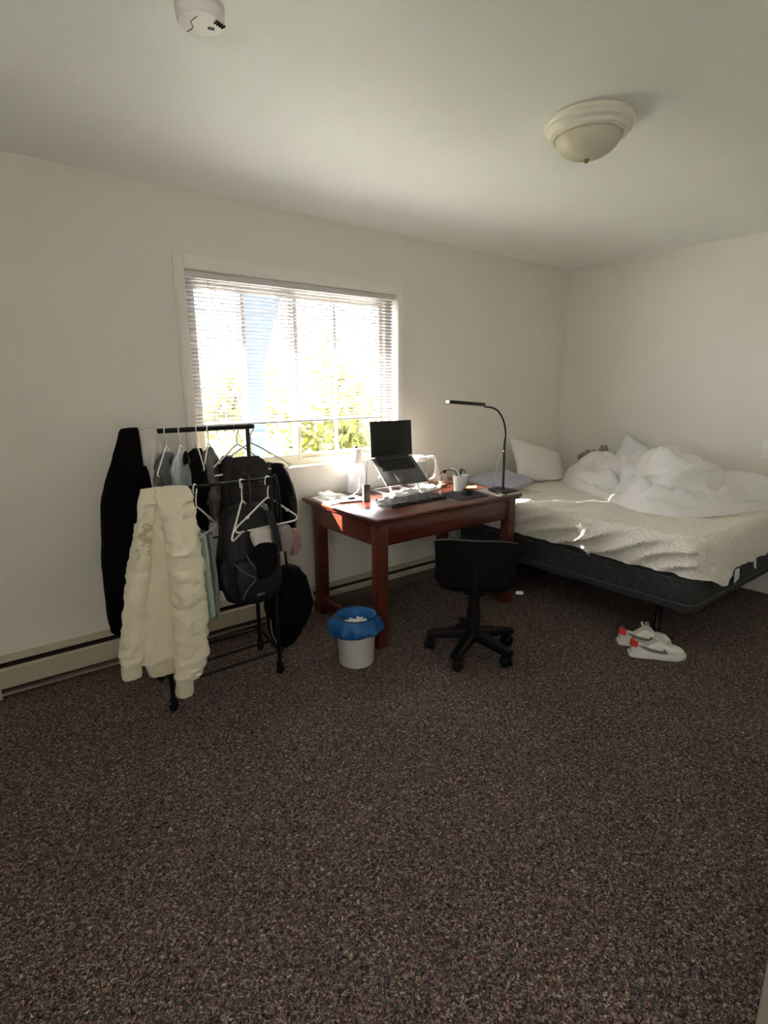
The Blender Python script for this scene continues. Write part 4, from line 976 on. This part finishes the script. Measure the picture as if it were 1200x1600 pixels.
single('tee_shirt', cloth([(0.710,RYB,1.272,0.040,0.020),(0.708,RYB,1.25,0.044,0.026),(0.712,RYB,1.17,0.046,0.030),(0.706,RYB,1.08,0.036,0.028),(0.700,RYB,1.00,0.018,0.018)], amp=0.28, folds=5, seed=3, crumple=0.006), M_wht, 'crumpled white top hanging beside the black coat', 'top')

# cream bomber jacket over the front rail
t = thing('bomber_jacket', 'cream satin bomber jacket draped over the front rail of the rack', 'jacket', (0.62, -0.69, 0.14))
obj('body', cloth([(0.650,-0.672,1.046,0.075,0.016),(0.648,-0.675,1.030,0.080,0.026),(0.628,-0.69,0.93,0.084,0.036),(0.608,-0.695,0.80,0.088,0.040),(0.590,-0.70,0.65,0.092,0.042),(0.576,-0.705,0.50,0.094,0.042),(0.570,-0.705,0.36,0.090,0.040),(0.572,-0.705,0.29,0.080,0.038)], amp=0.10, folds=3, seed=4, nr=44, nn=64, crumple=0.004, cs=22), M_cream, t, world=True)
obj('hem_rib', cloth([(0.574,-0.705,0.300,0.078,0.038),(0.580,-0.705,0.275,0.072,0.035),(0.586,-0.705,0.235,0.068,0.033),(0.588,-0.705,0.218,0.060,0.028)], amp=0.05, folds=12, seed=5, nr=10), M_creamrib, t, world=True)
sl = obj('sleeve', cloth([(0.600,-0.70,0.985,0.020,0.03),(0.566,-0.715,0.90,0.032,0.042),(0.535,-0.72,0.78,0.040,0.046),(0.505,-0.72,0.64,0.042,0.048),(0.484,-0.72,0.50,0.045,0.048),(0.464,-0.72,0.38,0.048,0.048),(0.456,-0.72,0.325,0.044,0.042)], amp=0.07, folds=3, seed=6, nr=70, nn=48, crumple=0.006, cs=12, zs=3.0), M_cream, t, world=True)
obj('cuff', cloth([(0.456,-0.72,0.335,0.044,0.040),(0.454,-0.72,0.315,0.039,0.034),(0.450,-0.72,0.268,0.042,0.034),(0.450,-0.72,0.256,0.039,0.031)], amp=0.05, folds=10, seed=7, nr=10), M_creamrib, sl, world=True)
sr = obj('sleeve', cloth([(0.690,-0.70,1.042,0.068,0.024),(0.692,-0.735,0.97,0.074,0.040),(0.696,-0.765,0.85,0.070,0.050),(0.699,-0.780,0.72,0.072,0.056),(0.697,-0.785,0.58,0.072,0.060),(0.690,-0.785,0.44,0.070,0.060),(0.684,-0.785,0.32,0.068,0.056),(0.668,-0.785,0.235,0.060,0.050),(0.656,-0.785,0.205,0.046,0.042)], amp=0.06, folds=3, seed=8, nr=80, nn=60, crumple=0.0075, cs=11, zs=3.4), M_cream, t, world=True)
obj('cuff', cloth([(0.656,-0.785,0.222,0.046,0.042),(0.648,-0.785,0.200,0.038,0.036),(0.644,-0.785,0.146,0.037,0.036),(0.644,-0.785,0.130,0.034,0.033)], amp=0.05, folds=10, seed=9, nr=10), M_creamrib, sr, world=True)
g = G(); rs = random.Random(12)
for k in range(16):
    px_ = 0.558+rs.uniform(-0.010, 0.020)-0.03*(k/16); pz = 0.905-0.125*(k/15)
    g.tube(smoothpath([(px_+0.018*cos(a_*1.3+k), -0.7625-0.002*sin(a_), pz+0.013*sin(a_*1.1+k*2)) for a_ in (0, 1.2, 2.4, 3.6, 4.8)], 12), 0.0022, 5)
obj('embroidery', g, mat('tan_thread', srgb(196, 184, 156), 0.6), t, world=True, kind='stuff')
# mint trousers on the half hidden hanger
t = thing('trousers', 'mint trousers folded beside the cream jacket', 'trousers', (0.825, -0.60, 0.38))
obj('leg', cloth([(0.834,-0.60,0.792,0.014,0.05),(0.834,-0.60,0.78,0.018,0.055),(0.840,-0.60,0.60,0.019,0.056),(0.844,-0.60,0.42,0.020,0.056),(0.844,-0.60,0.392,0.018,0.05)], amp=0.08, folds=3, seed=13, crumple=0.003), M_mint, t, world=True)
obj('leg', cloth([(0.864,-0.595,0.790,0.011,0.05),(0.867,-0.595,0.78,0.013,0.052),(0.875,-0.595,0.58,0.014,0.052),(0.874,-0.595,0.40,0.014,0.052),(0.874,-0.595,0.375,0.012,0.048)], amp=0.08, folds=3, seed=14, crumple=0.003), mat('grey_mint_cloth', srgb(140, 156, 152), 0.85), t, world=True)

# little tops on the top rail
def top_garment(name, x, y, yaw, keys, m, label, seed, strap_m=None, hz=1.17):
    t = thing(name, label, 'top', (x, y, keys[-1][2]), rad(yaw))
    k2 = [(k[0], k[1], k[2]-keys[-1][2], k[3], k[4]) for k in keys]
    obj('body', cloth(k2, amp=0.34, folds=5, seed=seed, crumple=0.008, nr=24), m, t)
    if strap_m:                                            # dark neckline opening
        zz = keys[1][2]-keys[-1][2]
        obj('neckline', G().loft([[(q*0.055*cos(th), -0.020-0.012*(1-q), zz-0.012+q*0.045*sin(th)) for th in [2*pi*i/20 for i in range(20)]] for q in (1.0, 0.3)]), strap_m, t)
    return t
top_garment('camisole', 0.785, RYB, 58, [(0,0,1.155,0.045,0.010),(0,0,1.125,0.105,0.018),(0,0,1.075,0.165,0.026),(0,0,1.00,0.155,0.032),(0,0,0.90,0.12,0.030),(0,0,0.80,0.12,0.030)], M_char, 'charcoal camisole on the leftmost hanger', 15)
top_garment('camisole', 0.852, RYB, 58, [(0,0,1.155,0.045,0.010),(0,0,1.125,0.105,0.018),(0,0,1.075,0.165,0.028),(0,0,1.00,0.155,0.036),(0,0,0.92,0.12,0.032),(0,0,0.86,0.11,0.026)], M_pale, 'pale blue grey satin camisole with a dark neckline', 16, M_blk)
top_garment('tank_top', 0.930, RYB, 80, [(0,0,1.160,0.045,0.012),(0,0,1.13,0.10,0.022),(0,0,1.08,0.155,0.034),(0,0,0.98,0.14,0.038),(0,0,0.86,0.10,0.032),(0.02,0,0.77,0.05,0.024),(0.03,0,0.70,0.03,0.016)], M_blk, 'black top with ragged hem on the edge on hanger', 17)
top_garment('tank_top', 0.990, RYB, 60, [(0,0,1.165,0.045,0.014),(0,0,1.13,0.10,0.024),(0,0,1.08,0.155,0.036),(0,0,0.96,0.14,0.040),(0,0,0.86,0.11,0.034),(0,0,0.80,0.08,0.026)], M_dgr, 'dark grey top in front of the window edge', 18)
# dark jacket on two hangers by the window
t = thing('dark_jacket', 'dark brownish jacket hanging on the rack below the window', 'jacket', (1.16, RYB, 0.60))
obj('body', cloth([(1.175,RYB,1.105,0.06,0.02),(1.165,RYB,1.085,0.095,0.05),(1.165,RYB,1.03,0.12,0.085),(1.165,RYB-0.01,0.92,0.125,0.10),(1.165,RYB-0.01,0.75,0.125,0.10),(1.165,RYB-0.01,0.60,0.120,0.095)], amp=0.10, folds=5, seed=19, yaw=rad(-8), crumple=0.008), M_jkt, t, world=True)
obj('sleeve', cloth([(1.085,RYB,1.115,0.022,0.03),(1.065,RYB-0.01,1.06,0.034,0.05),(1.055,RYB-0.01,0.92,0.036,0.06),(1.05,RYB-0.01,0.75,0.036,0.06)], amp=0.10, folds=4, seed=20), M_jkt, t, world=True)
obj('pocket_zip', G().tube([(1.095, RYB-0.098, 1.005), (1.21, RYB-0.115, 0.985)], 0.0022, 6), M_white, t, world=True)
t = thing('black_hoodie', 'black hoodie bunched at the right end of the rack', 'hoodie', (1.36, RYB, 0.62))
obj('body', cloth([(1.345,RYB,1.055,0.03,0.03),(1.350,RYB,1.03,0.050,0.055),(1.355,RYB-0.01,0.94,0.064,0.075),(1.365,RYB-0.01,0.80,0.070,0.080),(1.375,RYB-0.01,0.62,0.066,0.075)], amp=0.14, folds=5, seed=21, crumple=0.010), M_blk, t, world=True)
obj('sleeve', cloth([(1.400,RYB-0.02,0.98,0.018,0.03),(1.415,RYB-0.02,0.90,0.026,0.035),(1.425,RYB-0.02,0.78,0.026,0.035),(1.42,RYB-0.02,0.66,0.022,0.03)], amp=0.12, folds=4, seed=22), M_jkt, t, world=True)

# light underwear on the front hangers
single('light_cloth', cloth([(1.085,-0.70,0.800,0.045,0.012),(1.09,-0.70,0.785,0.060,0.020),(1.095,-0.70,0.74,0.050,0.024),(1.105,-0.70,0.68,0.034,0.022),(1.115,-0.70,0.63,0.018,0.014)], amp=0.25, folds=4, seed=23, crumple=0.006), M_wht, 'white cloth hanging at the middle of the front rail hangers', 'underwear')
single('light_cloth', cloth([(1.145,-0.672,0.795,0.022,0.012),(1.150,-0.672,0.77,0.028,0.022),(1.155,-0.672,0.70,0.026,0.022),(1.160,-0.672,0.655,0.018,0.014)], amp=0.2, folds=4, seed=24), M_lime, 'pale yellow green cloth beside the white one on the hanger', 'underwear')
single('light_cloth', cloth([(1.215,-0.665,0.785,0.040,0.014),(1.220,-0.665,0.76,0.050,0.024),(1.222,-0.665,0.70,0.046,0.026),(1.222,-0.665,0.66,0.034,0.020)], amp=0.16, folds=4, seed=25, crumple=0.006), M_gry, 'mauve grey cloth on the right hanger of the front rail', 'underwear')
single('light_cloth', cloth([(1.290,-0.655,0.755,0.014,0.012),(1.292,-0.655,0.73,0.024,0.022),(1.290,-0.655,0.67,0.024,0.022),(1.280,-0.655,0.62,0.014,0.014)], amp=0.16, folds=4, seed=26), M_pink, 'dusty pink cloth at the right tip of the front hanger', 'underwear')
single('black_cloth', cloth([(1.085,-0.735,0.735,0.030,0.012),(1.088,-0.735,0.715,0.058,0.020),(1.092,-0.735,0.66,0.062,0.022),(1.085,-0.735,0.60,0.050,0.020),(1.075,-0.735,0.56,0.03,0.012)], amp=0.15, folds=4, seed=27), M_blk, 'black cloth hanging in front of the backpack', 'underwear')

# backpack and bag
M_pack = mat('black_nylon', srgb(18, 17, 20), 0.6, var=0.2, bump=0.15, bscale=200)
M_pipe = mat('grey_piping_pack', srgb(92, 88, 92), 0.6)
t = thing('backpack', 'black backpack with grey piping hanging from the front rail', 'backpack', (1.06, -0.60, 0.40))
obj('body', cloth([(1.065,-0.60,0.905,0.060,0.04),(1.062,-0.60,0.885,0.105,0.065),(1.058,-0.60,0.80,0.130,0.082),(1.060,-0.60,0.66,0.150,0.092),(1.065,-0.60,0.54,0.155,0.095),(1.070,-0.60,0.45,0.140,0.085),(1.075,-0.60,0.415,0.105,0.06)], amp=0.02, folds=3, seed=28, nr=26, nn=52, crumple=0.005), M_pack, t, world=True)
obj('side_pocket', cloth([(0.928,-0.61,0.66,0.018,0.05),(0.918,-0.61,0.63,0.026,0.056),(0.914,-0.61,0.56,0.026,0.056),(0.922,-0.61,0.50,0.018,0.05)], amp=0.05, folds=3, seed=29), M_pack, t, world=True)
fp = obj('front_pocket', cloth([(1.055,-0.675,0.665,0.090,0.025),(1.055,-0.685,0.64,0.105,0.034),(1.060,-0.690,0.55,0.112,0.038),(1.065,-0.680,0.47,0.100,0.030)], amp=0.02, folds=3, seed=30, crumple=0.004), M_pack, t, world=True)
for pts in ([(0.985,-0.695,0.86),(0.990,-0.712,0.78),(0.995,-0.722,0.70),(1.02,-0.735,0.64),(1.05,-0.738,0.60)], [(0.94,-0.712,0.655),(0.99,-0.733,0.60),(1.03,-0.738,0.57),(0.99,-0.735,0.53),(0.965,-0.728,0.48)], [(1.12,-0.705,0.87),(1.13,-0.722,0.78),(1.14,-0.732,0.68)]):
    obj('piping', G().tube(smoothpath(pts, 18), 0.0035, 6), M_pipe, t, world=True)
obj('logo_patch', G().rbox(1.035, 1.075, -0.732, -0.727, 0.478, 0.492, 0.001), M_pipe, fp, world=True)
obj('carry_loop', G().tube(smoothpath([(1.045,-0.60,0.89),(1.045,-0.62,0.95),(1.045,-0.665,1.043),(1.05,-0.675,1.044),(1.05,-0.68,0.95),(1.05,-0.61,0.89)], 24), 0.004, 6), M_pack, t, world=True)
for sx in (-0.06, 0.07): obj('shoulder_strap', cloth([(1.06+sx,-0.70,0.88,0.020,0.010),(1.062+sx*1.2,-0.716,0.80,0.022,0.010),(1.06+sx*1.4,-0.725,0.68,0.020,0.009)], amp=0.02, seed=40, nr=12, nn=20), M_pack, t, world=True)
t = thing('shoulder_bag', 'black soft bag hanging low at the right end of the rack', 'bag', (1.27, -0.58, 0.09))
obj('body', cloth([(1.245,-0.58,0.545,0.05,0.03),(1.250,-0.58,0.52,0.095,0.06),(1.265,-0.58,0.44,0.118,0.085),(1.280,-0.58,0.34,0.130,0.095),(1.270,-0.58,0.24,0.110,0.085),(1.245,-0.58,0.15,0.070,0.06),(1.225,-0.58,0.105,0.030,0.03)], amp=0.05, folds=4, seed=33, crumple=0.008), M_coat, t, world=True)
obj('strap', G().tube(smoothpath([(1.22,-0.60,0.50),(1.205,-0.64,0.75),(1.19,-0.665,1.0),(1.185,-0.672,1.042),(1.19,-0.69,1.0),(1.24,-0.62,0.75),(1.28,-0.58,0.50)], 40), 0.007, 8), M_pack, t, world=True)
obj('trailing_strap', G().tube(smoothpath([(1.165,-0.60,0.33),(1.150,-0.62,0.24),(1.165,-0.63,0.17),(1.20,-0.63,0.12),(1.215,-0.62,0.10)], 24), 0.005, 8), mat('grey_webbing', srgb(96, 96, 100), 0.7), t, world=True)
